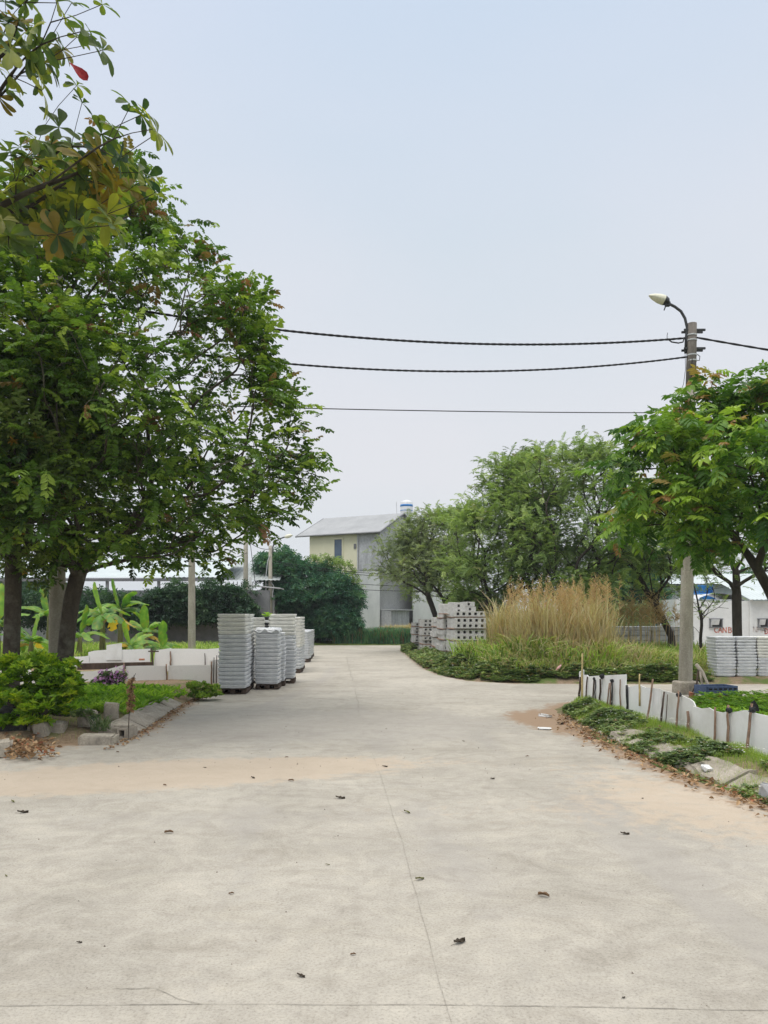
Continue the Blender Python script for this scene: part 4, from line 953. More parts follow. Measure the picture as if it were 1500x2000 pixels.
for yy in (6.6, 5.7, 4.8, 4.0):
    bm = NB(); tube(bm, [(FX(yy) - .03, yy, .02), (FX(yy) - .02, yy, .66)], [.015, .012], 7); obj('stake', bm, m_stake, rf)
p0 = Vector((3.20, 13.72, .1)); board('board', [(0, .47), (1, .5)], (3.50, 13.75, .1), (3.62, 13.9, .1), .014, m_white, rf)
bm = NB()
for (px, pt, pb, r, m, dx) in ((1137, 1276, 1385, .018, m_bamboo, 0), (1134, 1322, 1378, .02, m_darkwood, -4), (1147, 1322, 1380, .013, m_darkwood, -4), (1160, 1324, 1388, .014, m_darkwood, -3), (1163, 1328, 1388, .010, m_black, -1),
    (1173, 1326, 1388, .016, m_darkwood, -3), (1190, 1334, 1394, .012, m_stake, -5), (1196, 1334, 1398, .014, m_black, -2), (1193, 1332, 1396, .012, m_stake, -3), (1211, 1327, 1395, .011, m_stake, 1), (1225, 1338, 1404, .020, m_black, 0),
    (1249, 1316, 1372, .012, m_bamboo, 0), (1275, 1326, 1420, .014, m_stake, -12), (1297, 1351, 1425, .014, m_darkwood, -8), (1304, 1356, 1430, .006, m_darkwood, -5), (1326, 1349, 1440, .014, m_stake, -6),
    (1344, 1389, 1462, .020, m_stake, 5), (1397, 1381, 1472, .013, m_stake, -2), (1422, 1377, 1484, .015, m_stake, -1), (1468, 1374, 1494, .016, m_stake, -11)):
    stick(rf, px, pt, pb, FG(px) - .03, r, m, dx)
for px, py, s in ((1161, 1326, .03), (1176, 1321, .045), (1195, 1330, .03), (1326, 1357, .035), (1423, 1387, .035), (1469, 1386, .04)):
    bm = NB(); bmesh.ops.create_icosphere(bm, subdivisions=2, radius=s)
    for v in bm.verts: v.co *= 1 + .5 * mnoise.noise(v.co * 40 + Vector((px, 0, 0))); v.co.y *= .6
    o = obj('tie', bm, m_black, rf); o.location = P(px, py, FG(px) - .05)
bm = NB(); Y = FG(1472); a = [P(1464, 1388, Y - .03), P(1484, 1390, Y - .03), P(1481, 1378, Y - .03), P(1474, 1368, Y - .03), P(1468, 1372, Y - .03)]
f1 = [bm.verts.new(p) for p in a]; f2 = [bm.verts.new(p + Vector((.004, .02, 0))) for p in a]; bm.faces.new(f1); bm.faces.new(f2[::-1])
for k in range(5): bm.faces.new((f1[k], f2[k], f2[(k + 1) % 5], f1[(k + 1) % 5]))
bmesh.ops.recalc_face_normals(bm, faces=bm.faces); obj('plastic_scrap', bm, m_black, rf)
# left fences
def left_fence(label, Yf, segs, sticks):
    f = thing('board_fence', label, 'fence', (0, 0, 0))
    for k, (pts, zz) in enumerate(segs):
        Y0, Y1 = Yf(pts[0][0]), Yf(pts[-1][0]); o = .02 * (k % 2); p0 = P(pts[0][0], 1200, Y0); p1 = P(pts[-1][0], 1200, Y1); p0.z = p1.z = zz; p0.y += o; p1.y += o
        L = pts[-1][0] - pts[0][0]; board('board', [((px - pts[0][0]) / L, P(px, py, Yf(px)).z - zz) for px, py in pts], p0, p1, .014, m_white, f)
    for px, pt, pb, r, m in sticks: stick(f, px, pt, pb, Yf(px) - .02, r, m, random.uniform(-2, 2))
    return f
left_fence('nearer low white board fence behind the flowering bush on the left', lambda px: 16.4 + .9 * px / 412,
    [([(-120, 1312), (0, 1311), (60, 1310)], .1), ([(58, 1312), (138, 1313), (180, 1311), (210, 1307), (243, 1298)], .1), ([(246, 1301), (290, 1300), (326, 1300)], .1), ([(328, 1300), (370, 1299), (412, 1299)], .1), ([(410, 1290), (427, 1288)], .1)],
    [(242, 1294, 1338, .018, m_stake), (325, 1297, 1334, .018, m_stake), (413, 1292, 1334, .016, m_stake), (418, 1284, 1330, .010, m_black), (423, 1280, 1330, .010, m_darkwood)])
left_fence('farther white board fence of patched boards in front of the banana plants', lambda px: 19.2 + .6 * px / 412,
    [([(-100, 1291), (0, 1289), (20, 1290)], .1), ([(36, 1288), (60, 1287)], .14), ([(138, 1283), (165, 1282), (174, 1280)], .3), ([(172, 1274), (183, 1271), (208, 1269), (250, 1269), (293, 1267)], .28), ([(208, 1260), (222, 1258), (238, 1256)], .5),
     ([(300, 1290), (304, 1270), (334, 1266)], .1), ([(332, 1267), (372, 1267), (400, 1268), (428, 1266)], .2), ([(380, 1279), (428, 1280)], .1)],
    [(296, 1266, 1300, .022, m_darkwood), (333, 1272, 1300, .020, m_stake), (400, 1276, 1298, .012, m_darkwood)])
bm = NB(); a = P(150, 1305, 19.0); b = P(298, 1296, 19.1); box(bm, (a + b) / 2, ((b - a).length, .06, .16), Matrix.Rotation(-.02, 3, 'Y'), .01); tag(obj('old_plank', bm, m_darkwood), 'rotten dark plank lying along the foot of the farther left fence', 'plank')
bm = NB(); box(bm, P(277, 1288, 18.9), (.13, .06, .045), None, .005); tag(obj('brick', bm, m_brick), 'red brick lying on the dark plank by the left fence', 'brick')
bm = NB(); box(bm, P(301, 1272, 19.3) + Vector((0, -.05, 0)), (.26, .04, .03), None, .003); tag(obj('wood_scrap', bm, m_darkwood), 'short dark wood scrap sticking out atop the farther left fence', 'wood')

# ------------------------------------------------------------------ trees
def silhouette_targets(n, axis_px, Y, prof, depth=1.0, shell=.35, left=1.0, clump=9, jitter=.28):
    """prof: [(py, radius in px)]; crown of revolution around the axis column at distance Y"""
    py = np.array([p[0] for p in prof], float); rp_ = np.array([p[1] for p in prof], float)
    k = n // clump; w_ = rp_ ** 1.6; cdf = np.cumsum(w_); cdf /= cdf[-1]
    yy = np.interp(rng.random(k), cdf, py); rr = np.interp(yy, py, rp_) * (shell + (1 - shell) * rng.random(k) ** .55)
    a = rng.uniform(0, 2 * np.pi, k); x = rr * np.cos(a); x = np.where(x < 0, x * left, x); y = rr * np.sin(a) * depth
    C = np.stack([(axis_px + x - 750) / F * Y, Y + y / F * Y, EYE - (yy - 1200) / F * Y], -1)
    T = np.repeat(C, clump, axis=0); return T + rng.normal(0, 1, T.shape) * np.array([jitter, jitter, jitter * .6])
def bent(pts): return [tuple(p) for p in pts]
# large left tree (right trunk)
Yt = 12.2; b = P(122, 1370, Yt); b.z = .1
tp_ = [b, P(124, 1330, Yt), P(128, 1280, Yt), P(131, 1220, Yt), P(135, 1160, Yt), P(148, 1120, Yt), P(158, 1080, Yt + .1), P(165, 1000, Yt + .1)]
prof = [(345, 60), (420, 130), (470, 190), (520, 235), (600, 285), (700, 325), (800, 375), (880, 410), (950, 395), (1000, 350), (1045, 290), (1085, 210)]
T = silhouette_targets(1750, 165, Yt, prof, .85, .25, 1.0, clump=8, jitter=.24)
ex = [(600, 780), (612, 830), (640, 885), (634, 940), (605, 930), (618, 975), (575, 1008), (545, 1015), (590, 880), (570, 840), (505, 1050), (470, 1075), (440, 1090), (415, 1098), (500, 560), (510, 590), (540, 680), (560, 735), (545, 640), (280, 330), (230, 380), (330, 430), (380, 455), (430, 470), (440, 1040), (400, 1060), (360, 1080), (320, 1090),
      (555, 960), (520, 990), (585, 960), (530, 930), (560, 900), (600, 850), (240, 1100), (290, 1090), (265, 300), (190, 1110), (600, 820), (575, 770), (480, 1010), (630, 915), (610, 900)]
for dd in (0, .12, -.1): T = np.concatenate([T, np.array([list(P(px - 28 + random.uniform(-8, 4), py + random.uniform(-8, 8), Yt + dd + random.uniform(-.3, .3))) for px, py in ex])])
T = np.concatenate([T, np.array([list(P(random.uniform(70, 160), random.uniform(440, 800), Yt - random.uniform(.3, 1.8))) for _ in range(110)] + [list(P(random.uniform(400, 485) + k_ * .35, 560 + k_, Yt + random.uniform(-.8, .5))) for k_ in [random.uniform(0, 230) for _ in range(95)]])])
make_tree('leafy_tree', 'large green tree whose crown fills the left of the picture above the right trunk', 'tree', b, bent(tp_), T, .125, PIN, l_main, m_bark, per=3, size=.29, red=.06, spread=.12, rtip=.005)
# second left tree
Yu = 11.6; b = P(20, 1370, Yu); b.z = .1
tp_ = [b, P(21, 1300, Yu), P(24, 1220, Yu), P(28, 1150, Yu), P(30, 1100, Yu), P(20, 1000, Yu)]
prof = [(690, 90), (760, 190), (850, 250), (950, 270), (1030, 250), (1100, 150)]
T = silhouette_targets(1000, 5, Yu, prof, .8, .3, 1.2, clump=8, jitter=.2)
make_tree('leafy_tree', 'smaller leaved olive green tree on the trunk at the left picture edge', 'tree', b, bent(tp_), T, .12, TWIG, l_olive, m_bark, per=4, size=.27, red=.02, spread=.09, redz=1, rtip=.005)
# almond tree reaching in from the left
b = Vector((-6.6, 8.6 + .6, .12)); Ya = 7.2
tp_ = [b, b + Vector((.05, -.1, 1.5)), b + Vector((.2, -.4, 3.0)), b + Vector((.5, -.8, 4.2)), P(-330, 560, 7.8), P(-300, 420, 7.5)]
ct = [(30, 25), (5, 30), (60, 60), (10, 5), (110, 8), (200, 6), (45, 12), (140, 5), (55, 108), (20, 95), (85, 90), (100, 118), (150, 75), (165, 60), (180, 85), (200, 100), (140, 95), (25, 150), (12, 175), (75, 150), (82, 180), (145, 155), (160, 200), (150, 170), (105, 125), (5, 120),
      (255, 205), (275, 228), (298, 250), (308, 262), (222, 252), (115, 245), (95, 262), (70, 275), (40, 290), (20, 300), (140, 275), (165, 300), (185, 290), (130, 320), (100, 330), (60, 325), (180, 335), (150, 345), (110, 355), (230, 315), (250, 330), (270, 335), (285, 350), (300, 375),
      (210, 365), (190, 390), (215, 400), (150, 395), (60, 350), (165, 420), (200, 430), (140, 420), (20, 400), (35, 440), (10, 470), (40, 480), (20, 495), (95, 420), (50, 455), (220, 440), (5, 430), (120, 405), (60, 300), (160, 360), (250, 370), (225, 345), (175, 370), (30, 340), (90, 375)]
T = np.array([list(P(px, py + random.uniform(-4, 4), Ya + random.uniform(-.7, .7))) for px, py in ct] + [list(P(random.uniform(-500, -20), random.uniform(-250, 520), Ya + random.uniform(-1.5, 1.5))) for _ in range(110)] + [list(P(random.uniform(-40, 200), random.uniform(-300, -50), Ya + random.uniform(-.8, 1))) for _ in range(12)])
T = np.concatenate([T, np.array([list(P(random.uniform(0, 235), random.uniform(275, 470), Ya + random.uniform(-.6, .8))) for _ in range(26)]), np.array([list(P(random.uniform(0, 60), random.uniform(20, 500), Ya + random.uniform(-.6, .8))) for _ in range(2)])])
A, par, ends, st = grow(np.array(b), bent(tp_), T, .55, .3, .06, .1); V, sz, lpp, r, cnt = skin(A, par, .115, rtip=.004)
ta = thing('almond_tree', 'broad leaved tree with yellowing whorled leaves reaching in at the top left corner', 'tree', b)
mesh_np('trunk', V - np.array(b), sz, lpp, m_bark_dark, ta, smooth=True)
E = A[ends]; dE = E - A[par[ends]]; dE /= np.linalg.norm(dE, axis=1, keepdims=True); n = len(E)
U2 = dE * .8 + np.array([0, 0, .5]) + rng.normal(0, .25, dE.shape); D2 = unit(n); D2 -= U2 * (D2 * U2).sum(1, keepdims=True) / (U2 * U2).sum(1, keepdims=True)
tint = np.zeros((n, 3)); pyE = 1200 - (E[:, 2] - EYE) / E[:, 1] * F
tint[:, 0] = np.clip(rng.normal(.45, .25, n) + (pyE > 320) * .18, 0, 1); tint[:, 1] = np.where(rng.random(n) < np.where(pyE > 280, .25, .04), rng.uniform(.2, .8, n), 0)
parts = [scatter(WHORL, E - np.array(b), D2, .185 * rng.uniform(.7, 1.15, n), tint, U2)]
k2 = ends[rng.random(n) < .45]; E2 = A[par[par[k2]]]; U3 = unit(len(k2)) + np.array([0, 0, .3]); D3 = unit(len(k2)); parts.append(scatter(WHORL, E2 - np.array(b), D3, .19 * rng.uniform(.7, 1.1, len(k2)), tint[:len(k2)][::-1], U3))
leaves('crown', merge(parts), l_term, ta)
bm = NB(); t_ = Tpl(); t_.leaf((0, 0, 0), (1, 0, -.75), (0.2, -1, .3), 1, .50, .1, .25, 'round'); t_.done()
mesh_np('red_leaf', np.array(P(135, 122, 7.0)) - np.array(b) + t_.V * .20, t_.sz, t_.lp, m_redleaf, ta)['label'] = 'single crimson leaf'
# right near tree
Yr = 11.8; b = Vector((Xr(1575, Yr), Yr, .12))
tp_ = [b, P(1568, 1330, Yr), P(1550, 1250, Yr), P(1520, 1180, Yr), P(1498, 1140, Yr), P(1478, 1098, Yr), P(1456, 1072, Yr)]
prof = [(775, 70), (800, 140), (840, 195), (890, 250), (940, 285), (985, 290), (1020, 250), (1050, 190)]
T = silhouette_targets(620, 1500, Yr, prof, .9, .25, 1.0, jitter=.2)
T2 = np.array([list(P(px, py, Yr + random.uniform(-.3, .3))) for px, py in ((1195, 900), (1205, 950), (1222, 985), (1235, 925), (1252, 880), (1262, 850), (1300, 825), (1322, 800), (1345, 790), (1365, 765), (1390, 745), (1240, 1010), (1270, 990), (1215, 1000))])
make_tree('leafy_tree', 'bright green tree whose drooping leaves cover the middle of the lamp pole', 'tree', b, bent(tp_), np.concatenate([T, T2, T2 + .08]), .075, PINR, l_right, m_bark_dark, per=3, size=.29, red=.14, spread=.10, rtip=.005, updir=.05)
# feathery trees of the right plot
def feather(label, px, Y, py_base, prof, n, rb, mleaf, lean=0, group=None, size=.42, depth=.9, left=1.0, per=3, trunk_px=None, clump=8, fork=.8, mb=None, tpls=None):
    prof = [(a + 26 if a < 1000 else a, b_) for a, b_ in prof]; tb = trunk_px if trunk_px is not None else px; b = Vector((Xr(tb, Y), Y, .08)); pt = prof[-1][0]
    tp_ = [b + Vector((0, 0, 0))]
    for k in range(1, 6):
        s = k / 5; tp_.append(P(tb + (px - tb) * s * s * .7 + random.uniform(-2, 2), py_base + (pt + 10 - py_base) * s * fork, Y))
    T = silhouette_targets(int(n * 1.7), px, Y, prof, depth, .2, left, clump=clump, jitter=.30)
    return make_tree('feathery_tree', label, 'tree', b, bent(tp_), T, rb, tpls or PINF, mleaf, mb or m_bark_dark, per=per, size=size, red=.06, spread=.16, updir=.05, glift=.6, rtip=.007)
feather('tallest feathery green tree rising behind the dry grass plumes', 1125, 27, 1265, [(862, 40), (885, 85), (930, 110), (1000, 125), (1070, 130), (1120, 110), (1170, 70)], 620, .13, l_feather)
feather('feathery tree with a darker crown left of the tallest one', 985, 29, 1262, [(890, 25), (925, 60), (975, 100), (1040, 125), (1100, 130), (1150, 115), (1190, 80)], 560, .13, l_feather, trunk_px=1000)
feather('greyish topped thin tree standing between the two feathery crowns', 1040, 30.5, 1258, [(872, 20), (895, 50), (940, 70), (1000, 80), (1080, 70), (1120, 50)], 260, .11, l_olive, size=.36)
feather('feathery tree behind the lamp pole with upright dark limbs', 1265, 29, 1258, [(1010, 40), (1040, 80), (1080, 95), (1120, 95), (1160, 60)], 300, .13, l_feather, trunk_px=1312, size=.40)
feather('pale grey green tree leaning over the slab piles towards the house', 820, 33, 1262, [(1012, 8), (1040, 30), (1070, 60), (1105, 82), (1140, 68)], 330, .12, l_pale, trunk_px=862, size=.34, fork=.9, clump=7)
feather('pale green tree standing upright behind the slab piles', 872, 34, 1262, [(990, 20), (1020, 60), (1080, 90), (1130, 90), (1170, 60)], 320, .12, l_feather, trunk_px=846, size=.36, clump=7)
feather('dark forked tree behind the right panel stacks', 1440, 23, 1275, [(1000, 80), (1040, 120), (1080, 125), (1110, 110), (1130, 60)], 240, .135, l_feather, size=.33, fork=.55)
feather('spindly young tree with few leaves just right of the lamp pole', 1368, 25, 1268, [(1110, 20), (1140, 38), (1180, 40), (1200, 30)], 36, .05, l_feather, size=.30, fork=.6, per=1, clump=3)

# clump based bushes and round trees
def clumps(name, label, cat, base, centres, rad, n_per, tpls, m, size, group=None, trunk=None, partname='crown', hang=0.0, red=0.0, mb=None):
    base = np.array(base, float); C = np.asarray(centres, float); n = len(C) * n_per
    u = unit(n); u[:, 2] = np.abs(u[:, 2]) * .9 + u[:, 2] * .1
    rr = np.repeat(np.asarray(rad) * np.ones(len(C)), n_per)[:, None] * (.55 + .45 * rng.random((n, 1)) ** .5)
    Pn = np.repeat(C, n_per, axis=0) + u * rr * np.array([1, 1, .85])
    D = u + unit(n) * .7; D[:, 2] -= hang
    tint = np.zeros((n, 3)); cl = np.repeat(rng.normal(0, .10, len(C)), n_per); tint[:, 0] = np.clip(rng.normal(.48, .20, n) + cl, 0, 1); tint[:, 1] = np.where(rng.random(n) < red, rng.uniform(.4, 1, n), 0)
    arr = scatter(tpls, Pn - base, D, size * rng.uniform(.65, 1.25, n), tint, unit(n) * .5 + np.array([0, 0, 1.0]))
    t = thing(name, label, cat, tuple(base), group); leaves(partname, arr, m, t)
    if trunk:
        bm = NB()
        for pts, rad_ in trunk: tube(bm, [Vector(p) - Vector(base) for p in pts], rad_, 8)
        obj('trunk', bm, mb or m_bark_dark, t, True)
    return t
# dark round tree beside the house
def blob(n, c, r, shell=.55, zmin=-1): return ellip_targets(n, c, r, shell, zmin)
Yb = 41.6; c = P(606, 1170, Yb)
C = np.concatenate([blob(95, (c.x, Yb, c.z), (2.3, 1.9, 1.6)), blob(40, (P(660, 1192, Yb).x, Yb - .3, P(660, 1192, Yb).z), (1.1, 1.2, 1.25)), blob(22, (P(545, 1120, Yb).x, Yb, P(545, 1120, Yb).z), (1.0, 1.2, .9)), blob(16, (P(655, 1235, Yb).x, Yb - .6, .7), (.9, .6, .5))])
clumps('round_tree', 'dark bluish green round tree beside the small lamp pole', 'tree', (P(620, 1200, Yb).x, Yb, 0), C, .55, 75, TWIG, l_bluish, .38, trunk=[([(P(622, 1258, Yb).x, Yb, 0), (P(625, 1230, Yb).x, Yb, 1.2), (P(612, 1180, Yb).x, Yb, 2.6)], [.16, .12, .06])])
# twiggy bright sprays on its top
C = np.array([list(P(px, py, Yb)) for px, py in ((615, 1100), (625, 1095), (666, 1108), (674, 1116), (682, 1130), (655, 1104), (560, 1094), (545, 1098), (688, 1145))])
clumps('climbing_vine', 'light green vine sprays growing over the top of the dark round tree', 'vine', (P(620, 1090, Yb).x, Yb, 2.5), C, .42, 42, TWIG, l_feather, .30, partname='foliage')
# creeper on the wall and dark shrubs left of it
C = []
for _ in range(170):
    px = random.uniform(262, 486); pt = 1146 + 20 * abs(math.sin(px * .045)) + (30 if px < 300 else 0); C.append(P(px, random.uniform(pt, 1215), 33.2 + random.uniform(-.4, .1)))
Cl = np.array([list(P(random.uniform(-60, 262), random.uniform(1172, 1235), 31 + random.uniform(-.6, .6))) for _ in range(95)])
clumps('dark_hedge', 'dark leafy hedge behind the banana plants at the left', 'hedge', (-13, 31, 0), Cl, .5, 40, TWIG, l_creeper, .34, partname='foliage')
C = np.array([list(v) for v in C]); clumps('creeper', 'dark green creeper hanging over the wall behind the cream pole', 'creeper', (-9.6, 33.2, 0), C, .40, 42, TWIG, l_creeper, .34, partname='foliage', hang=.5)
# bush at the kerb on the left
C = []
for px, py, rr_ in ((60, 1380, 95), (20, 1350, 60), (110, 1340, 45), (40, 1310, 55), (95, 1310, 50), (115, 1375, 45), (20, 1395, 45), (75, 1405, 50), (-40, 1360, 80), (130, 1350, 30), (120, 1312, 35)):
    for _ in range(9): C.append(list(P(px + random.uniform(-.6, .6) * rr_, min(1414, py + random.uniform(-.5, .5) * rr_), 9.9 + random.uniform(-.45, .55))))
clumps('round_bush', 'glossy bright green bush in front of the two left tree trunks', 'bush', (-4.6, 9.9, .1), C, .12, 30, SPRIG, l_bush, .072, partname='foliage', trunk=[([(-4.6, 9.9, .1), (-4.5, 9.9, .5)], .03), ([(-4.6, 9.9, .1), (-4.8, 9.8, .5)], .03), ([(-4.6, 9.9, .1), (-4.3, 9.9, .4)], .025)])
# pink flowering bush by the left fence
C = np.array([list(P(px, py, 15.6 + random.uniform(-.1, .15))) for px, py in [(random.uniform(186, 242), random.uniform(1318, 1346)) for _ in range(26)]])
fb = clumps('flowering_bush', 'low bush of pink flowers in front of the near left fence', 'flowering bush', (P(215, 1350, 15.6).x, 15.6, .1), C, .09, 26, SPRIG, l_weed, .05, partname='foliage')
n = 240; q = C[rng.integers(0, len(C), n)] + rng.normal(0, .055, (n, 3)) + np.array([0, -.05, .035])
FL = [whorl(5, 1.0, .75, .5, 'obo', 90 + k, .1) for k in range(2)]
arr = scatter(FL, q - np.array(fb.location), unit(n), .030 * rng.uniform(.7, 1.3, n), np.zeros((n, 3)), unit(n) * .6 + np.array([0, -.6, .7])); leaves('blossoms', arr, m_pink, fb)
# distant trees on the horizon
def far_tree(label, px, Y, py_top, wpx, m, rb=.2):
    zt = EYE + (1200 - py_top) / F * Y; w_ = wpx / F * Y / 2; c = (Xr(px, Y), Y, zt * .58)
    C = blob(60, c, (w_, w_ * .8, zt * .42), .5); return clumps('far_tree', label, 'tree', (c[0], Y, 0), C, w_ * .27, 60, TWIG, m, .6, trunk=[([(c[0], Y, 0), (c[0], Y, zt * .5)], [rb, rb * .6])])
far_tree('dark blue green tree far behind the gap left of the lamp pole', 1240, 46, 1085, 105, l_bluish)
far_tree('hazy tree far behind the right end of the slab row', 1330, 58, 1100, 120, l_feather)
far_tree('distant hazy tree left of the dark blue green one', 1185, 60, 1110, 110, l_feather)
far_tree('distant tree behind the green grey warehouse', 1440, 66, 1130, 150, l_bluish)
far_tree('distant tree behind the left end of the open shed', 60, 60, 1140, 170, l_creeper)
far_tree('distant tree seen through the trunks at the left edge', -60, 50, 1120, 200, l_creeper)
C = np.array([list(P(px, py, 30.5 + random.uniform(-.5, .5))) for px, py in [(random.uniform(878, 990), random.uniform(1165, 1240)) for _ in range(42)]])
clumps('shrub', 'dense green shrub right behind the slab piles under the feathery trees', 'shrub', (Xr(930, 30.5), 30.5, 0), C, .40, 46, TWIG, l_feather, .26, partname='foliage')
C = np.array([list(P(px, py, 36 + random.uniform(-.5, .5))) for px, py in [(random.uniform(1192, 1262), random.uniform(1190, 1235)) for _ in range(24)]])
clumps('shrub', 'dusty olive shrub behind the slab row left of the lamp pole', 'shrub', (Xr(1228, 36), 36, 0), C, .35, 45, TWIG, l_pale, .22, partname='foliage', red=.2)

# ------------------------------------------------------------------ banana plants
def banana_leaf(L, W, arch, yellow, seed):
    r = random.Random(seed); V = []; Fq = []; n = 12; tint = []; tl = r.uniform(.15, .75)
    for k in range(n + 1):
        s = k / n; ax_ = .10 + .0; x = L * (s - .18 * arch * s * s); z = L * (.55 * s - arch * s * s * .95); w_ = W * .5 * (.06 if s < .13 else max(.02, min(1, ((s - .12) / .16)) ** .5 * min(1, (1.0 - s) / .16 + .02) ** .55))
        for j in range(-2, 3):
            y = j / 2 * w_; tear = (r.random() < .25 and abs(j) == 2) * .35
            V.append((x + (abs(j) * .03 * L), y * (1 - tear), z - abs(j) / 2 * w_ * (.25 + .5 * arch) + (.0 if j else .012) + r.gauss(0, .008)))
            tint.append((min(1, max(0, tl + r.gauss(0, .05) + (.16 if j == 0 else 0))), min(1, yellow * (1.2 if abs(j) == 2 else .8) + (.25 * (r.random() < .2))), 0))
    for k in range(n):
        for j in range(4):
            a = k * 5 + j
            if yellow > .5 and r.random() < .12 and j in (0, 3): continue
            Fq.append((a, a + 1, a + 6, a + 5))
    return np.array(V), np.array(Fq), np.array(tint)
def banana(px, pyb, Y, H, nl, L, seed, label, yel=.2):
    r = random.Random(seed); base = Vector((Xr(px, Y), Y, .1)); t = thing('banana_plant', label, 'banana plant', base, 'banana plants behind the left fences')
    bm = NB(); tube(bm, [(0, 0, -.1), (0, 0, H * .5), (.02, 0, H)], [.11, .085, .05], 10); obj('stem', bm, M('banana_stem%d' % seed, (.16, .13, .06), (.26, .25, .10), 5, .8, .3, c3=(.20, .27, .08), stretch=(2, 2, .3)), t, True)
    for k in range(nl):
        a = k * 2.4 + seed; arch = r.uniform(.45, 1.15) if k > 0 else .08; y_ = r.random() < yel; V, Fq, ti = banana_leaf(L * r.uniform(.8, 1.2), L * .34, 1.15 if y_ else arch, .95 if y_ else 0.0, seed * 31 + k)
        el = r.uniform(-.1, .6) if k > 0 else .9; M3 = Matrix.Rotation(a, 3, 'Z') @ Matrix.Rotation(-el, 3, 'Y'); Mn = np.array(M3)
        o = mesh_np('leaf', V @ Mn.T + np.array([.0, 0, H * (.96 if not y_ else .8)]), np.full(len(Fq), 4), Fq.ravel(), l_banana, t, ti, True)
        if y_: o['label'] = 'yellow withered banana leaf'
for k, a in enumerate(((200, 1262, 23.0, 1.5, 9, 1.25, 'tall banana plant with a pale upright new leaf, behind the highest fence board'),
    (255, 1262, 22.5, .55, 9, 1.15, 'low banana plant right of the tall one with a yellow hanging leaf'),
    (318, 1262, 23.4, .40, 9, 1.05, 'rightmost banana plant close to the cream pole'),
    (155, 1262, 22.0, .85, 7, 1.05, 'banana plant directly right of the right tree trunk'),
    (60, 1270, 21.5, .75, 9, 1.1, 'banana plant seen between the two left trunks'),
    (-5, 1270, 22.0, 1.2, 9, 1.3, 'banana plant at the left picture edge behind the trunk'),
    (95, 1262, 25.5, 1.5, 8, 1.3, 'hindmost banana plant partly hidden by the grey pole'),
    (235, 1262, 26.0, 1.7, 9, 1.35, 'tall banana plant at the back beneath the shed roof edge'),
    (285, 1262, 25.0, .9, 8, 1.15, 'banana plant standing back between the low and rightmost ones'))):
    banana(a[0], a[1], a[2], a[3], a[4] + 2, a[5] * .74, 3 + k, a[6], .18)

# ------------------------------------------------------------------ ground vegetation
def flat_tint(n, mean=.5, sd=.2, red=0.0):
    t = np.zeros((n, 3)); t[:, 0] = np.clip(rng.normal(mean, sd, n), 0, 1); t[:, 1] = np.where(rng.random(n) < red, rng.uniform(.4, 1, n), 0); return t
def horiz(n):
    a = rng.uniform(0, 2 * np.pi, n); return np.stack([np.cos(a), np.sin(a), np.zeros(n)], -1)
def grassy(name, pts, hgt, m, tpls=BLADE, tint=None, label=None, cat='grass', lean=.15):
    n = len(pts); U = np.tile([0, 0, 1.0], (n, 1)) + rng.normal(0, lean, (n, 3)); arr = scatter(tpls, pts, horiz(n), hgt, flat_tint(n) if tint is None else tint, U)
    o = leaves(name, arr, m); return tag(o, label, cat, kind='stuff')
def patchy(pts, s, seed, lo=.35): return pts[rng.random(len(pts)) < np.clip((fbm(pts[:, 0], pts[:, 1], s, seed) - lo) * 4, 0, 1)]
# right verge: between kerb and fence
VERGE = [(3.5, 3.4), (3.42, 5.2), (3.05, 7.3), (2.88, 8.8), (2.85, 11), (2.9, 12.5), (3.4, 13.6), (3.55, 13.2), (3.65, 11.8), (3.84, 9), (3.98, 7.4), (4.15, 5.2), (4.25, 3.4)]
p = PG.pts(60000, 0, VERGE); dfe = FX(p[:, 1]) - p[:, 0]
pp = p[rng.random(len(p)) < np.exp(-np.maximum(dfe, 0) / .34)]; pp = np.concatenate([pp, p[(p[:, 1] > 11.0)][::2], p[::4]]); n = len(pp)
grassy('verge_grass', pp, rng.uniform(.03, .085, n) * (.5 + fbm(pp[:, 0], pp[:, 1], 2.5, 15)), l_grass, tint=flat_tint(n, .62, .22, .06), label='short bright green grass at the foot of the right fence')
q = patchy(p, 2.2, 3, .42)[:15000]; q = q[(FX(q[:, 1]) - q[:, 0]) > .26]; n = len(q); q = q + np.array([0, 0, 1]) * (rng.random(n) * .13 * np.clip((fbm(q[:, 0], q[:, 1], 3.0, 19) - .25) * 2, 0.1, 1))[:, None]
arr = scatter(SPRIG, q, horiz(n), rng.uniform(.022, .045, n), flat_tint(n, .55, .25, .08)); tag(leaves('verge_weeds', arr, l_weed), 'grey green leafy weeds spilling over the right kerb', 'weeds', kind='stuff')
q = patchy(p, 1.4, 3, .45)[:9000]; k = rng.random(len(q)) < .035; q = q[k] + np.array([0, 0, .12]); n = len(q)
arr = scatter(FL, q, horiz(n), rng.uniform(.008, .014, n), flat_tint(n)); tag(leaves('weed_flowers', arr, m_flw), 'tiny white flowers dotted over the right verge weeds', 'flowers', kind='stuff')
# garden greens behind right fence
p = PG.pts(24000, .3, [(4.6, 3.0), (4.3, 6.5), (4.0, 11.5), (5.4, 13.7), (14, 13.9), (14, 3.0)]); n = len(p)
arr = scatter(SPRIG, p + np.array([0, 0, .05]) * rng.random((n, 1)) * 2.5, horiz(n), rng.uniform(.04, .08, n), flat_tint(n, .6, .2, .03)); tag(leaves('vegetable_greens', arr, l_crop), 'low carpet of bright green vegetable leaves behind the right fence', 'vegetables', kind='stuff')
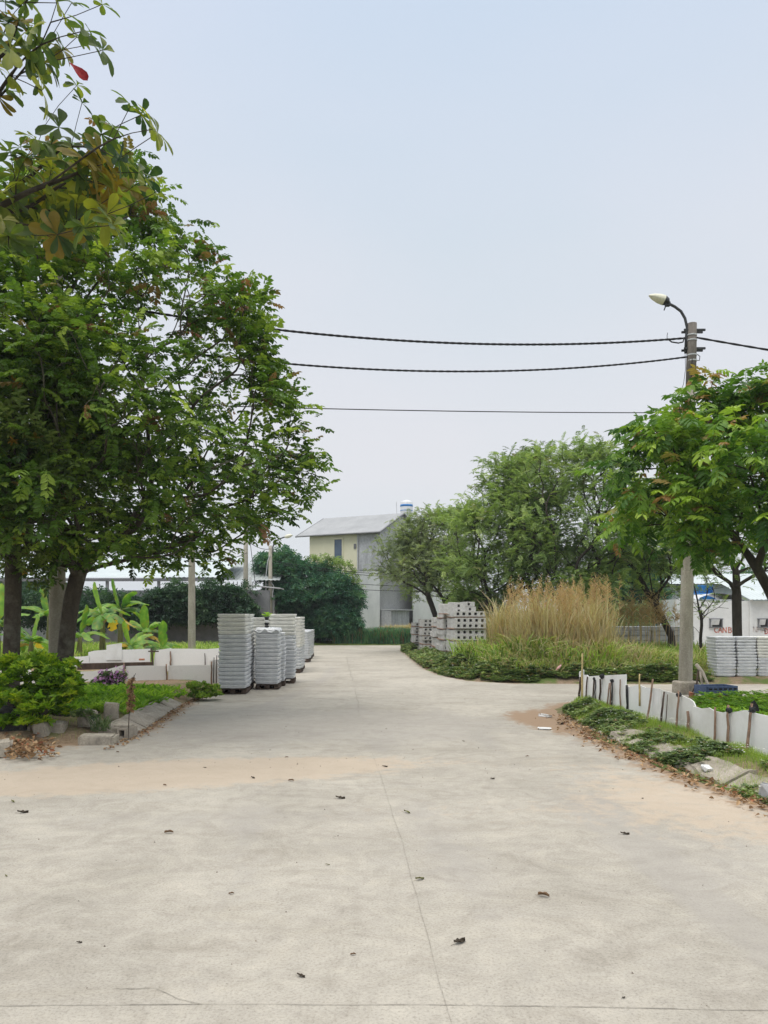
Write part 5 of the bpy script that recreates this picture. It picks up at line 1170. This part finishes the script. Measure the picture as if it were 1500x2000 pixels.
# left bed
BED = [(P(138, 0, 12).x, 11.0), (-3.75, 10.7), (-3.75, 14.2), (-3.9, 15.3), (-6.7, 15.6), (-6.0, 12.0)]
p = PL.pts(900, .0, BED); p = p[p[:, 1] > 11.3]; p = patchy(p, 1.0, 77, .22); n = len(p)
arr = scatter(ROSE, p, horiz(n), rng.uniform(.08, .22, n) * np.where(p[:, 1] > 14.6, .6, 1) * (.6 + .8 * fbm(p[:, 0], p[:, 1], 1.6, 78)), flat_tint(n, .6, .25)); tag(leaves('vegetable_patch', arr, l_crop), 'rows of bright green leafy vegetables beside the left kerb', 'vegetables', kind='stuff')
p = PL.pts(16000, .05, [(-6.5, 9.4), (-3.45, 9.6), (-3.6, 12), (-3.85, 15.6), (-7, 15.6)]); p = patchy(p, 1.2, 8, .42); n = len(p)
grassy('bed_grass', p, rng.uniform(.03, .10, n), l_grass, tint=flat_tint(n, .45, .25, .35), label='patchy short grass and straw between the left vegetables and the kerb')
C = np.array([list(P(px, py, 14.3 + random.uniform(-.2, .3))) for px, py in [(random.uniform(372, 424), random.uniform(1338, 1366)) for _ in range(30)]])
clumps('weed_clump', 'dusty green weed clump at the foot of the front left panel stack', 'weeds', (P(400, 1370, 14.3).x, 14.3, .05), C, .10, 26, SPRIG, l_grass, .05, partname='foliage', red=.1)
# wild grass strip behind the left fences
p = PL.pts(26000, .1, [(-13.5, 20.2), (-6.2, 20.4), (-4.7, 21), (-4.9, 30), (-16, 30)]); n = len(p)
grassy('wild_grass', p, rng.uniform(.18, .55, n), l_grass, BLADEW, flat_tint(n, .55, .22, .12), 'rough grass growing around the banana plants')
p = PL.pts(5000, .1, [(-12, 16.8), (-5, 17.4), (-5, 19.0), (-12, 18.8)]); n = len(p)
grassy('wild_grass', p, rng.uniform(.05, .14, n), l_grass, BLADEW, flat_tint(n, .5, .22, .3), 'short grass between the two left fences')
# right plot: low dark leafy cover on the road edge
EDGE = [(1.35, 21.5), (1.7, 19.6), (2.2, 18.4), (3.0, 17.9), (7.6, 17.75), (7.6, 19.6), (4.0, 20.2), (2.2, 22.5)]
p = PR.pts(16000, -.05, EDGE); n = len(p); dE_ = poly_sd(p[:, 0], p[:, 1], RIGHT_PLOT); keep = fbm(p[:, 0], p[:, 1], 1.9, 23) > .40; p = p[keep]; dE_ = dE_[keep]; n = len(p); hh = (.06 + .30 * np.clip(dE_ / .9, 0, 1)) * (.15 + 1.9 * fbm(p[:, 0], p[:, 1], 2.8, 21) ** 1.6)
q = p + np.array([0, 0, 1.0]) * (hh * rng.random(n) ** .5)[:, None]
arr = scatter(SPRIG, q, horiz(n), rng.uniform(.05, .10, n), flat_tint(n, .50, .28, .14)); tag(leaves('ground_cover', arr, l_weed), 'dark leafy ground cover spilling onto the road in front of the dry grass', 'ground cover', kind='stuff')
k = rng.random(n) < .02; arr = scatter(FL, q[k] + np.array([0, 0, .05]), horiz(k.sum()), rng.uniform(.015, .03, k.sum()), flat_tint(k.sum())); tag(leaves('cover_flowers', arr, m_flw), 'tiny white flowers scattered over the dark ground cover', 'flowers', kind='stuff')
# tufts leaning over the cover, so that its top is uneven
p = PR.pts(22000, .06, [(1.5, 21.5), (2.2, 19.3), (3.2, 18.2), (12, 18.0), (12, 20), (3.0, 22)]); p = patchy(p, 1.1, 91, .28); n = len(p); dd = poly_sd(p[:, 0], p[:, 1], RIGHT_PLOT)
hh = (.16 + .75 * np.clip(dd / 1.8, 0, 1)) * (.35 + 1.1 * fbm(p[:, 0], p[:, 1], 1.3, 93)) * rng.uniform(.5, 1.15, n) * np.where(p[:, 0] > 5.8, .70, 1.0)
grassy('edge_tufts', p, hh, l_grass, BLADEW, flat_tint(n, .36, .26, .55), 'olive and straw grass tufts rising out of the ground cover', lean=.38)
# green rank grass
GR = [(1.9, 21.5), (2.8, 19.2), (4.4, 18.6), (12, 18.7), (12, 31), (3.6, 31), (3.4, 24.2), (2.4, 23.3)]
p = PR.pts(26000, 0, GR); n = len(p); hh = (.35 + .55 * fbm(p[:, 0], p[:, 1], .8, 31)) * rng.uniform(.5, 1.15, n) * np.where(p[:, 0] > 6.0, .75, 1.15)
grassy('rank_grass', p, hh, l_grass, BLADEW, flat_tint(n, .42, .2, .28), 'waist high green and straw grass on the waste plot')
DRY = [(2.9, 21.2), (3.5, 19.9), (5.4, 19.5), (6.2, 20.3), (6.2, 22.6), (3.6, 23.0)]
p = PR.pts(19000, 0, DRY); p = patchy(p, 2.2, 45, .34); n = len(p); hh = rng.uniform(.35, 1.9, n) * (.30 + 1.25 * fbm(p[:, 0], p[:, 1], 2.6, 41))
grassy('dry_grass', p, hh, l_dry, BLADET, flat_tint(n, .5, .22, .25), 'dense clump of straw coloured dry grass at the centre right', lean=.11)
p = PR.pts(2600, .1, [(2.6, 21), (3.3, 18.9), (6.6, 18.7), (6.6, 20.4), (3.4, 20.6)]); p = patchy(p, 1.7, 47, .35); n = len(p)
grassy('bent_straw', p, rng.uniform(.4, 1.1, n), l_dry, BLADET, flat_tint(n, .5, .25, .3), 'bent straw stems thrown over the green weeds in front of the dry grass', lean=.55)
p = PR.pts(1100, .0, DRY); p = p[fbm(p[:, 0], p[:, 1] * .3, 2.6, 43) > .44][:330]; n = len(p); hh = rng.uniform(1.2, 2.5, n); U = np.tile([0, 0, 1.0], (n, 1)) + rng.normal(0, .05, (n, 3))
arr = scatter([STEM[0]], p, horiz(n), hh, flat_tint(n, .6, .2), U)
# the plumes sit on the upper third of each stalk
Un = U / np.linalg.norm(U, axis=1, keepdims=True); q = p + Un * (hh * .80)[:, None]; ar2 = scatter(PLUME, q, horiz(n), hh * .26, flat_tint(n, .5, .25), U)
tag(leaves('reed_stalks', arr, l_dry), 'tall upright dry stalks carrying the brown plumes', 'dry grass', kind='stuff'); tag(leaves('reed_plumes', ar2, l_plume), 'feathery brown plumes on the tall dry stalks', 'dry grass', kind='stuff')
p = PR.pts(60, 0, [(8.6, 27.5), (10.6, 27.5), (10.6, 29), (8.6, 29)]); n = len(p); hh = rng.uniform(1.6, 2.7, n); U = np.tile([0, 0, 1.0], (n, 1)) + rng.normal(0, .05, (n, 3)); Un = U / np.linalg.norm(U, axis=1, keepdims=True)
arr = merge([scatter([STEM[1]], p, horiz(n), hh, flat_tint(n, .6, .2), U), scatter(PLUME, p + Un * (hh * .6)[:, None], horiz(n), hh * .42, flat_tint(n), U)]); tag(leaves('far_reeds', arr, l_plume), 'brown plumed reeds standing in front of the tree left of the lamp pole', 'dry grass', kind='stuff')
# verge with weeds by the slab piles, and at the end of the road
p = PR.pts(7000, -.05, [(.75, 34), (1.05, 27), (1.2, 23), (1.45, 21.5), (2.3, 23.8), (2.1, 27), (1.4, 31), (1.3, 34)]); p = patchy(p, .9, 50, .30); n = len(p)
arr = scatter(SPRIG, p + np.array([0, 0, .22]) * rng.random((n, 1)), horiz(n), rng.uniform(.05, .09, n), flat_tint(n, .62, .22, .12)); tag(leaves('roadside_weeds', arr, l_weed), 'green weeds along the road edge before the slab piles', 'weeds', kind='stuff')
p = PF.pts(9000, 0, [(-2.7, 40.2), (2.0, 40.1), (2.0, 42.6), (-2.7, 42.6)]); n = len(p); grassy('road_end_grass', p, rng.uniform(.35, .95, n), l_bluish, BLADEW, flat_tint(n, .65, .22, .1), 'deep green grass mound at the end of the road')
p = PF.pts(1800, 0, [(.2, 42), (2.6, 42), (2.6, 44.5), (.2, 44.5)]); n = len(p); grassy('road_end_straw', p, rng.uniform(.5, 1.1, n), l_dry, BLADEW, flat_tint(n, .4, .22, .2), 'straw coloured grass before the house door')

# ------------------------------------------------------------------ kerbs, rubble and litter
def rock(bm, c, s, seed, cut=.25):
    g = bmesh.ops.create_cube(bm, size=1); vs = g['verts']; es = list({e for v in vs for e in v.link_edges}); 
    r_ = bmesh.ops.bevel(bm, geom=es, offset=.10, segments=2, affect='EDGES'); vs = [v for v in bm.verts if v.is_valid and v not in done_v]
    Rm = Matrix.Rotation(seed * 1.3, 3, 'Z') @ Matrix.Rotation(.25 * math.sin(seed * 3.1), 3, 'X')
    for v in vs:
        q = v.co.copy(); q += Vector((mnoise.noise(q * 2.3 + Vector((seed, 0, 0))), mnoise.noise(q * 2.3 + Vector((0, seed, 5))), mnoise.noise(q * 2.3 + Vector((9, 0, seed))))) * cut
        v.co = Vector(c) + Rm @ Vector((q.x * s[0], q.y * s[1], q.z * s[2])); done_v.add(v)
done_v = set()
def rock_obj(name, label, cat, c, s, seed, m=m_rock, group=None, cut=.25):
    global done_v; done_v = set(); bm = NB(); rock(bm, (0, 0, 0), s, seed, cut); o = obj(name, bm, m); o.location = c; return tag(o, label, cat, group)
def kerbstone(p0, p1, label, w_=.26, h=.13, group=None, inner=1):
    """sloped kerb stone from p0 to p1; the slope faces the road"""
    p0 = Vector((*p0, 0)); p1 = Vector((*p1, 0)); d = p1 - p0; L = d.length; d.normalize(); nrm = Vector((-d.y, d.x, 0)) * inner; bm = NB(); rings = []; n = 8
    for k in range(n + 1):
        t = .018 + (L - .036) * k / n; rr = .011
        prof = [(0, -.03), (0, .025), (.03, .045), (w_ * .8, h), (w_, h), (w_, -.03)]
        rings.append([bm.verts.new(d * t + nrm * (a + random.gauss(0, rr)) + Vector((0, 0, b + random.gauss(0, rr)))) for a, b in prof])
    for a, b in zip(rings, rings[1:]):
        for q in range(6): bm.faces.new((a[q], a[(q + 1) % 6], b[(q + 1) % 6], b[q]))
    bm.faces.new(rings[0][::-1]); bm.faces.new(rings[-1]); bmesh.ops.recalc_face_normals(bm, faces=bm.faces); o = obj('kerbstone', bm, m_kerb); o.location = p0; o.rotation_euler.x = random.gauss(0, .02)
    return tag(o, label, 'kerbstone', group)
LK = [(-3.42, 9.75), (-3.43, 10.7), (-3.52, 11.75), (-3.62, 12.8), (-3.66, 13.5)]
for k, (a, b_) in enumerate(zip(LK, LK[1:])): kerbstone((a[0] + .12 - .0, a[1]), (b_[0] + .12, b_[1]), ('first', 'second', 'third', 'fourth')[k] + ' sloped concrete kerbstone beyond the hollow block on the left kerb', .34, .16, inner=1)
RKL = [(3.42, 4.6), (3.30, 5.4), (3.18, 6.25), (2.98, 7.1), (2.84, 7.95), (2.75, 8.8), (2.70, 9.7), (2.70, 10.6), (2.72, 11.5)]
for k, (a, b_) in enumerate(zip(RKL, RKL[1:])): kerbstone((a[0] + .16, a[1]), (b_[0] + .16, b_[1]), nth(len(RKL) - 2 - k, 'weedy kerbstone').replace('from the top', 'counted from the far end').replace('top weedy', 'farthest weedy') + ' along the right verge', .34, .13, group='kerbstones along the right verge', inner=-1)
def RR(px, py, dz=0): 
    v = G(px, py, 0); return Vector((v.x, v.y - (.18 if 0 < px < 180 and py < 1456 else 0), dz + (.05 if 0 < px < 230 and py < 1456 else 0)))
rock_obj('concrete_lump', 'squarish pale concrete block in the rubble below the green bush', 'rubble', RR(86, 1448, .10) + Vector((0, .12, 0)), (.17, .16, .20), 1.2, cut=.12)
rock_obj('concrete_lump', 'long pale concrete slab resting right of the squarish block', 'rubble', RR(112, 1444, .11) + Vector((.0, .12, .0)), (.27, .2, .15), .1, cut=.16)
rock_obj('concrete_lump', 'tilted slab of concrete lying on top of the long pale block', 'rubble', RR(112, 1440, .26) + Vector((.0, .35, 0)), (.24, .22, .06), 4.4, cut=.2)
rock_obj('concrete_lump', 'rounded pale concrete lump left of the dark leaning grass', 'rubble', RR(170, 1440, .20) + Vector((0, .20, 0)), (.20, .2, .2), 2.0, cut=.25)
rock_obj('concrete_lump', 'broad low concrete kerb fragment on the road left of the hollow block', 'rubble', RR(185, 1456, .03) + Vector((0, .12, 0)), (.46, .22, .17), .05, cut=.16)
rock_obj('concrete_lump', 'upright dark broken slab behind the hollow block', 'rubble', RR(213, 1428, .20) + Vector((0, .1, 0)), (.20, .12, .26), .3, m_rock, cut=.15)
rock_obj('concrete_lump', 'small buried lump between squarish block and black sack', 'rubble', RR(62, 1446, .08) + Vector((0, .15, 0)), (.16, .2, .14), 3.3, cut=.2)
rock_obj('concrete_lump', 'grey boulder cut by the left picture edge', 'rubble', RR(-6, 1478, .07), (.24, .25, .22), 5.3, m_rock, cut=.25)
rock_obj('concrete_lump', 'grey stone among the weeds at the right picture edge', 'rubble', RR(1500, 1565, .08) + Vector((.05, 0, 0)), (.16, .2, .13), 6.3, m_render, cut=.25)
for k, (px, py) in enumerate(((1210, 1450), (1260, 1452), (1285, 1468), (1395, 1505), (1180, 1412), (1470, 1535))):
    rock_obj('flat_stone', ('flat grey kerb slab under the verge weeds nearest the fence gap', 'broken grey kerb slab in the middle of the verge', 'tilted grey kerb slab right of the middle one', 'dark flat stone among the lower verge weeds', 'small flat stone in the bright verge grass', 'pale flat slab near the right end of the verge')[k], 'stone', RR(px, py, .11) + Vector((.05, .1, -.035)), (.24, .18, .06), .4 + .13 * k, m_kerb, cut=.14)
# hollow block
bm = NB(); w_, h_ = .13, .14
box(bm, (0, 0, .015), (w_, .3, .03), None, .003); box(bm, (0, 0, h_), (w_, .3, .03), None, .003); box(bm, (-w_ / 2 + .016, 0, h_ / 2 + .008), (.03, .298, h_ - .032)); box(bm, (w_ / 2 - .016, 0, h_ / 2 + .008), (.03, .298, h_ - .032)); box(bm, (0, .14, h_ / 2 + .008), (w_ - .07, .01, h_ - .032))
o = obj('hollow_block', bm, m_kerb); o.location = RR(241, 1446, .0) + Vector((0, .15, 0)); o.rotation_euler.z = -.15; tag(o, 'hollow concrete block end standing at the left road corner', 'concrete block')
bm = NB(); box(bm, (0, 0, 0), (.20, .2, .025), Matrix.Rotation(.05, 3, 'Y'), .005); o = obj('flat_tile', bm, m_rock); o.location = RR(234, 1446, .172) + Vector((0, .15, 0)); tag(o, 'flat grey tile lying on top of the hollow block', 'tile')
# black sack
bm = NB(); bmesh.ops.create_icosphere(bm, subdivisions=4, radius=1)
for v in bm.verts: q = v.co.copy(); v.co = Vector((q.x * .42, q.y * .3, max(-.1, q.z * .27))) * (1 + .28 * mnoise.noise(q * 2.2) + .08 * mnoise.noise(q * 8))
o = obj('black_sack', bm, m_sack, None, True); o.location = RR(0, 1452, .10) + Vector((0, .35, .03)); tag(o, 'lumpy black sack at the left picture edge under the bush', 'sack')
C = np.array([list(P(px, py, 9.9)) for px, py in [(150, 1400), (165, 1398), (180, 1402)]]); clumps('soil_heap_weeds', 'small weed growing over the dark soil behind the rubble', 'weeds', (P(165, 1420, 9.9).x, 9.9, .1), C, .10, 18, SPRIG, l_weed, .05, partname='foliage')
# dead sapling
bm = NB(); sp = [G(250, 1446), P(252, 1400, 9.8), P(254, 1370, 9.8), P(257, 1340, 9.8), P(262, 1318, 9.8)]; sp[0].y = 9.8; sp[0].x = P(250, 0, 9.8).x; tube(bm, sp, [.007, .006, .006, .005, .003], 6)
for k in range(9): a = sp[2].lerp(sp[4], k / 9); tube(bm, [a, a + Vector((random.uniform(-.05, .05), random.uniform(-.03, .03), random.uniform(.02, .06)))], .003, 4)
tag(obj('dead_sapling', bm, m_darkwood), 'thin dead upright stalk at the left road corner', 'sapling')
C = np.array([list(P(255 + random.uniform(-3, 3), py, 9.8)) for py in range(1330, 1392, 5)]); clumps('withered_leaves', 'brown withered leaves hanging on the thin dead stalk', 'leaves', (sp[2].x, 9.8, .5), C, .03, 8, SPRIG, l_litter, .035, partname='leaf_cluster', hang=1)
C = np.array([list(P(px, 1428 + random.uniform(-8, 4), 9.75)) for px in (190, 196, 204)]); 
p = np.array([list(Vector((P(px, 0, 9.8).x, 9.8 + random.uniform(-.1, .1), .12))) for px in [random.uniform(178, 212) for _ in range(120)]]); grassy('dark_tuft', p, rng.uniform(.12, .26, 120), l_weed, BLADEW, flat_tint(120, .3, .2), 'dark arching grass tuft between the rubble lumps', lean=.4)
# leaf litter (uncountable) and single fallen leaves
def litter(name, pts, size, label, m=l_litter, red=.15):
    n = len(pts); U = np.tile([0, 0, 1.0], (n, 1)) + rng.normal(0, .45, (n, 3)); D = horiz(n) + rng.normal(0, .25, (n, 3))
    arr = scatter([LEAF1, LEAF2], pts + np.array([0, 0, .012]), D, size, flat_tint(n, .45, .28, red), U); tag(leaves(name, arr, m), label, 'leaf litter', kind='stuff')
LEAF1 = Tpl(); LEAF1.leaf((-.5, 0, 0), (1, 0, 0), (0, 0, 1), 1, .5, .25, .15, 'oval'); LEAF1.done(); LEAF2 = Tpl(); LEAF2.leaf((-.5, 0, 0), (1, 0, 0), (0, 0, 1), 1, .6, .5, -.2, 'obo'); LEAF2.done()
q = np.array([[*G(px, py)[:2], .02 + .10 * random.random() ** 2] for px, py in [(random.triangular(0, 120, 30), random.triangular(1440, 1492, 1478)) for _ in range(420)]]); q = q[q[:, 1] > 8.1]
litter('leaf_litter', q, rng.uniform(.04, .09, len(q)), 'heap of brown fallen leaves by the black sack')
q = []
for _ in range(800):
    Y = random.uniform(5.0, 12.0); xk = float(np.interp(Y, [p[1] for p in RKL], [p[0] for p in RKL])); q.append((xk + random.gauss(.03, .13), Y, random.uniform(0, .03)))
litter('leaf_litter', np.array(q), rng.uniform(.03, .07, len(q)), 'dry leaves gathered along the right kerb', red=.03)
q = []
for _ in range(420):
    Y = random.uniform(9.0, 14.8); xk = float(np.interp(Y, [p[1] for p in LK], [p[0] for p in LK])); q.append((xk + .10 + abs(random.gauss(0, .10)), Y, .005))
litter('leaf_litter', np.array(q), rng.uniform(.02, .06, len(q)), 'dry leaves lying along the left kerbstones', red=.1)
q = rng.uniform((-6, 2.6), (4, 16), (2200, 2)); q = np.column_stack([q, np.zeros(len(q))]); q = q[(poly_sd(q[:, 0], q[:, 1], LEFT_PLOT) < 0) & (poly_sd(q[:, 0], q[:, 1], RIGHT_GARDEN) < 0)]
PEB = Tpl(); 
for a, b_, c_ in ((0, 1, 2), (0, 2, 3), (0, 3, 1)): pass
PEB.v = [np.array(v, float) for v in ((0, 0, .55), (.5, 0, 0), (0, .42, 0), (-.5, .05, 0), (0, -.4, 0))]; PEB.f = [(0, 1, 2), (0, 2, 3), (0, 3, 4), (0, 4, 1)]; PEB.done()
n = len(q); dens = fbm(q[:, 0], q[:, 1], .6, 61) + .6 * gauss(q[:, 0], q[:, 1], (-.6, 7.9), (2.5, .8)); q = q[rng.random(n) < np.clip((dens - .35) * 2, .15, 1)]; n = len(q)
tag(leaves('road_grit', scatter([PEB], q, horiz(n), rng.choice([.005, .009, .014, .022], n, p=[.5, .34, .12, .04]), flat_tint(n)), m_pebble), 'scattered dark grit and pebbles on the concrete road', 'grit', kind='stuff')
LM = []
for k in range(3):
    r = random.Random(k); bm = NB(); rows = []
    for i_ in range(7):
        s = i_ / 6; ww = .5 * math.sin(math.pi * (.06 + .9 * s)) * .42; rows.append([bm.verts.new((s - .5 + r.gauss(0, .02), j * ww / 2, .06 + .10 * math.sin(s * 3 + k) + .09 * abs(j) * r.uniform(.3, 1.4))) for j in range(-2, 3)])
    for a, b_ in zip(rows, rows[1:]):
        for j in range(4): bm.faces.new((a[j], a[j + 1], b_[j + 1], b_[j]))
    tube(bm, [(-.5, 0, .05), (-.75, .03, .02)], .012, 4); me = bpy.data.meshes.new('fallen_leaf'); bm.to_mesh(me); bm.free(); me.materials.append((m_deadleaf, M('dead_leaf_green', (.09, .10, .03), (.20, .19, .07), 14, .8, .2), M('dead_leaf_dark', (.03, .024, .016), (.08, .06, .04), 14, .8, .2))[k]); LM.append(me)
fl = [(1062, 1752, .075, 0, 'brown curled leaf on the road right of centre'), (898, 1842, .085, 2, 'dark green shrivelled leaf just right of the long road joint'), (820, 1719, .07, 1, 'small greenish leaf lying beside the road joint'), (1221, 1630, .07, 2, 'dark leaf on the road towards the right fence'),
      (588, 1908, .045, 2, 'thin dark leaf in the lower middle of the road'), (1218, 1950, .022, 2, 'tiny dark clod near the lower right of the road'), (155, 1842, .03, 2, 'small dark crumb at the lower left of the road'), (665, 1560, .09, 2, 'dark narrow leaf left of the road centre line'),
      (795, 1588, .07, 1, 'dull green leaf just above the road centre'), (45, 1588, .09, 2, 'dark leaf near the left picture edge on the road'), (25, 1567, .06, 1, 'yellowish leaf at the left picture edge on the road'), (494, 1520, .06, 2, 'dark leaf standing up on the orange dust'), (569, 1526, .06, 0, 'brown leaf flat on the orange dust'),
      (322, 1535, .05, 0, 'curled leaf on the left end of the orange dust'), (452, 1747, .035, 0, 'small reddish leaf left of the road centre'), (752, 1498, .06, 2, 'round dark clod in the middle of the road'), (1150, 1443, .10, 2, 'dark leaf pair at the lower end of the dirt patch'), (1095, 1415, .14, 2, 'long dark leaf on the brown dirt patch'),
      (12, 1712, .03, 1, 'tiny yellow leaf at the left picture edge, lower road'), (690, 1866, .03, 0, 'thin reddish twig leaf in the lower middle road'), (962, 1522, .06, 2, 'dark crumpled leaf right of the road centre line')]
fl += [(560, 1480, .04, 0, 'small brown leaf left of the dirt band, beside the grey patch'), (400, 1500, .035, 2, 'small dark leaf at the upper edge of the orange dust'), (905, 1448, .035, 2, 'tiny dark leaf on the worn grey concrete right of the centre'), (1030, 1478, .04, 0, 'small brown leaf below the brown dirt patch'),
       (330, 1628, .07, 0, 'thin pale twig leaf at the left of the middle road'), (1255, 1560, .03, 2, 'tiny dark leaf near the lower right verge'), (230, 1470, .05, 0, 'brown leaf on the road before the hollow block'), (640, 1690, .03, 1, 'tiny green leaf left of the long joint')]
for px, py, s, k, lb in fl:
    o = link('fallen_leaf', LM[k]); o.location = RR(px, py, .002); o.scale = (s * .9, s * .9, s * .9); o.rotation_euler.z = random.uniform(-.7, .7); tag(o, lb, 'leaf', 'fallen leaves on the road')
for px, py, sx_, lb in ((1065, 1400, .22, 'whitish crumpled scrap at the far end of the dirt patch'), (1063, 1425, .16, 'flat white strip on the brown dirt patch'), (1380, 1520, .07, 'white litter scrap in the verge weeds')):
    o = rock_obj('litter_scrap', lb, 'litter', RR(px, py, .02 if px < 1300 else .10), (sx_, .10, .04 if py != 1425 else .012), px, m_whitewall, cut=.5)
bm = NB(); tube(bm, [(0, 0, 0), (.09, 0, .11), (.14, 0, .17)], [.03, .035, .012], 8); o = obj('pink_bottle', bm, M('pink_plastic', (.6, .25, .25), (.75, .5, .48), 20, .4, 0), None, True); o.location = P(1085, 1312, 18.3); tag(o, 'faded pink plastic bottle lying in the ground cover', 'bottle')
# junk behind the right fence
jk = P(1402, 1372, 14.4)
ct_ = thing('crate', 'shallow blue plastic crate behind the right fence near the pole', 'crate', (P(1398, 1368, 14.2).x, 14.2, .12), rz=.2)
bm = NB()
for a in (-1, 1): box(bm, (0, a * .20, .09), (.62, .02, .16), None, .004); box(bm, (a * .31, 0, .09), (.02, .38, .158), None, .004)
box(bm, (0, 0, .012), (.6, .38, .02), None, .003); obj('body', bm, m_bluecrate, ct_)
bm = NB()
for k in range(6): box(bm, (-.25 + k * .1, -.215, .12), (.06, .006, .03), None)
obj('grip_slots', bm, m_black, ct_)
def plank_obj(a, b, w_, t_, m, label, name='plank'):
    bm = NB(); d = b - a; L = d.length; box(bm, (0, 0, 0), (L, w_, t_), None, .004); o = obj(name, bm, m); o.location = (a + b) / 2; o.rotation_euler = Vector((1, 0, 0)).rotation_difference(d).to_euler(); return tag(o, label, 'wood')
plank_obj(P(1398, 1352, 14.4), P(1432, 1362, 14.35), .12, .09, m_plank, 'reddish wooden block on top of the junk by the pole')
plank_obj(P(1385, 1352, 14.1), P(1448, 1372, 14.0), .05, .02, m_black, 'long black strip leaning across the blue crate')
plank_obj(P(1402, 1370, 14.0), P(1440, 1372, 14.05), .2, .05, m_black, 'black plastic sheet bundled beside the blue crate')
def branch_obj(pts, r, m, label):
    bm = NB(); tube(bm, pts, r, 7); return tag(obj('wooden_pole', bm, m, None, True), label, 'wood')
branch_obj([P(1360, 1298, 15.2), P(1366, 1306, 15.1), P(1372, 1312, 15), P(1382, 1335, 14.7), P(1393, 1368, 14.2)], [.035, .04, .03, .028, .025], m_driftwood, 'crooked pale pole leaning on the concrete pole, reaching right down')
branch_obj([P(1368, 1312, 15), P(1370, 1330, 14.9), P(1376, 1352, 14.8)], [.025, .025, .02], m_driftwood, 'shorter weathered stick beside the crooked leaning pole')
branch_obj([P(1364, 1310, 15.1), P(1361, 1335, 15.0), P(1353, 1352, 14.9)], [.02, .02, .018], m_darkwood, 'dark stick leaning left against the foot of the concrete pole')
plank_obj(P(1355, 1352, 14.6), P(1372, 1366, 14.5), .16, .03, m_driftwood, 'grey brown board propped at the foot of the concrete pole')
rock_obj('rusty_lump', 'rust coloured broken piece at the foot of the concrete pole', 'rubble', P(1351, 1362, 14.6), (.10, .08, .22), 2.4, m_brick, cut=.3)

# ------------------------------------------------------------------ haze: one closed box of thin air round the whole place
bm = NB(); bmesh.ops.create_cube(bm, size=1)
hz = bpy.data.materials.new('haze'); hz.use_nodes = True; hn = hz.node_tree; hn.nodes.clear(); ho = hn.nodes.new('ShaderNodeOutputMaterial'); hv_ = hn.nodes.new('ShaderNodeVolumePrincipled')
hv_.inputs['Color'].default_value = (0.92, 0.95, 1.0, 1); hv_.inputs['Density'].default_value = 0.0007; hv_.inputs['Anisotropy'].default_value = 0.2; hn.links.new(hv_.outputs[0], ho.inputs['Volume'])
h = obj('haze', bm, hz); h.scale = (1840, 1840, 16); h.location = (0, 0, 6.8); tag(h, 'thin pale haze over the road and fields', 'haze', kind='stuff')
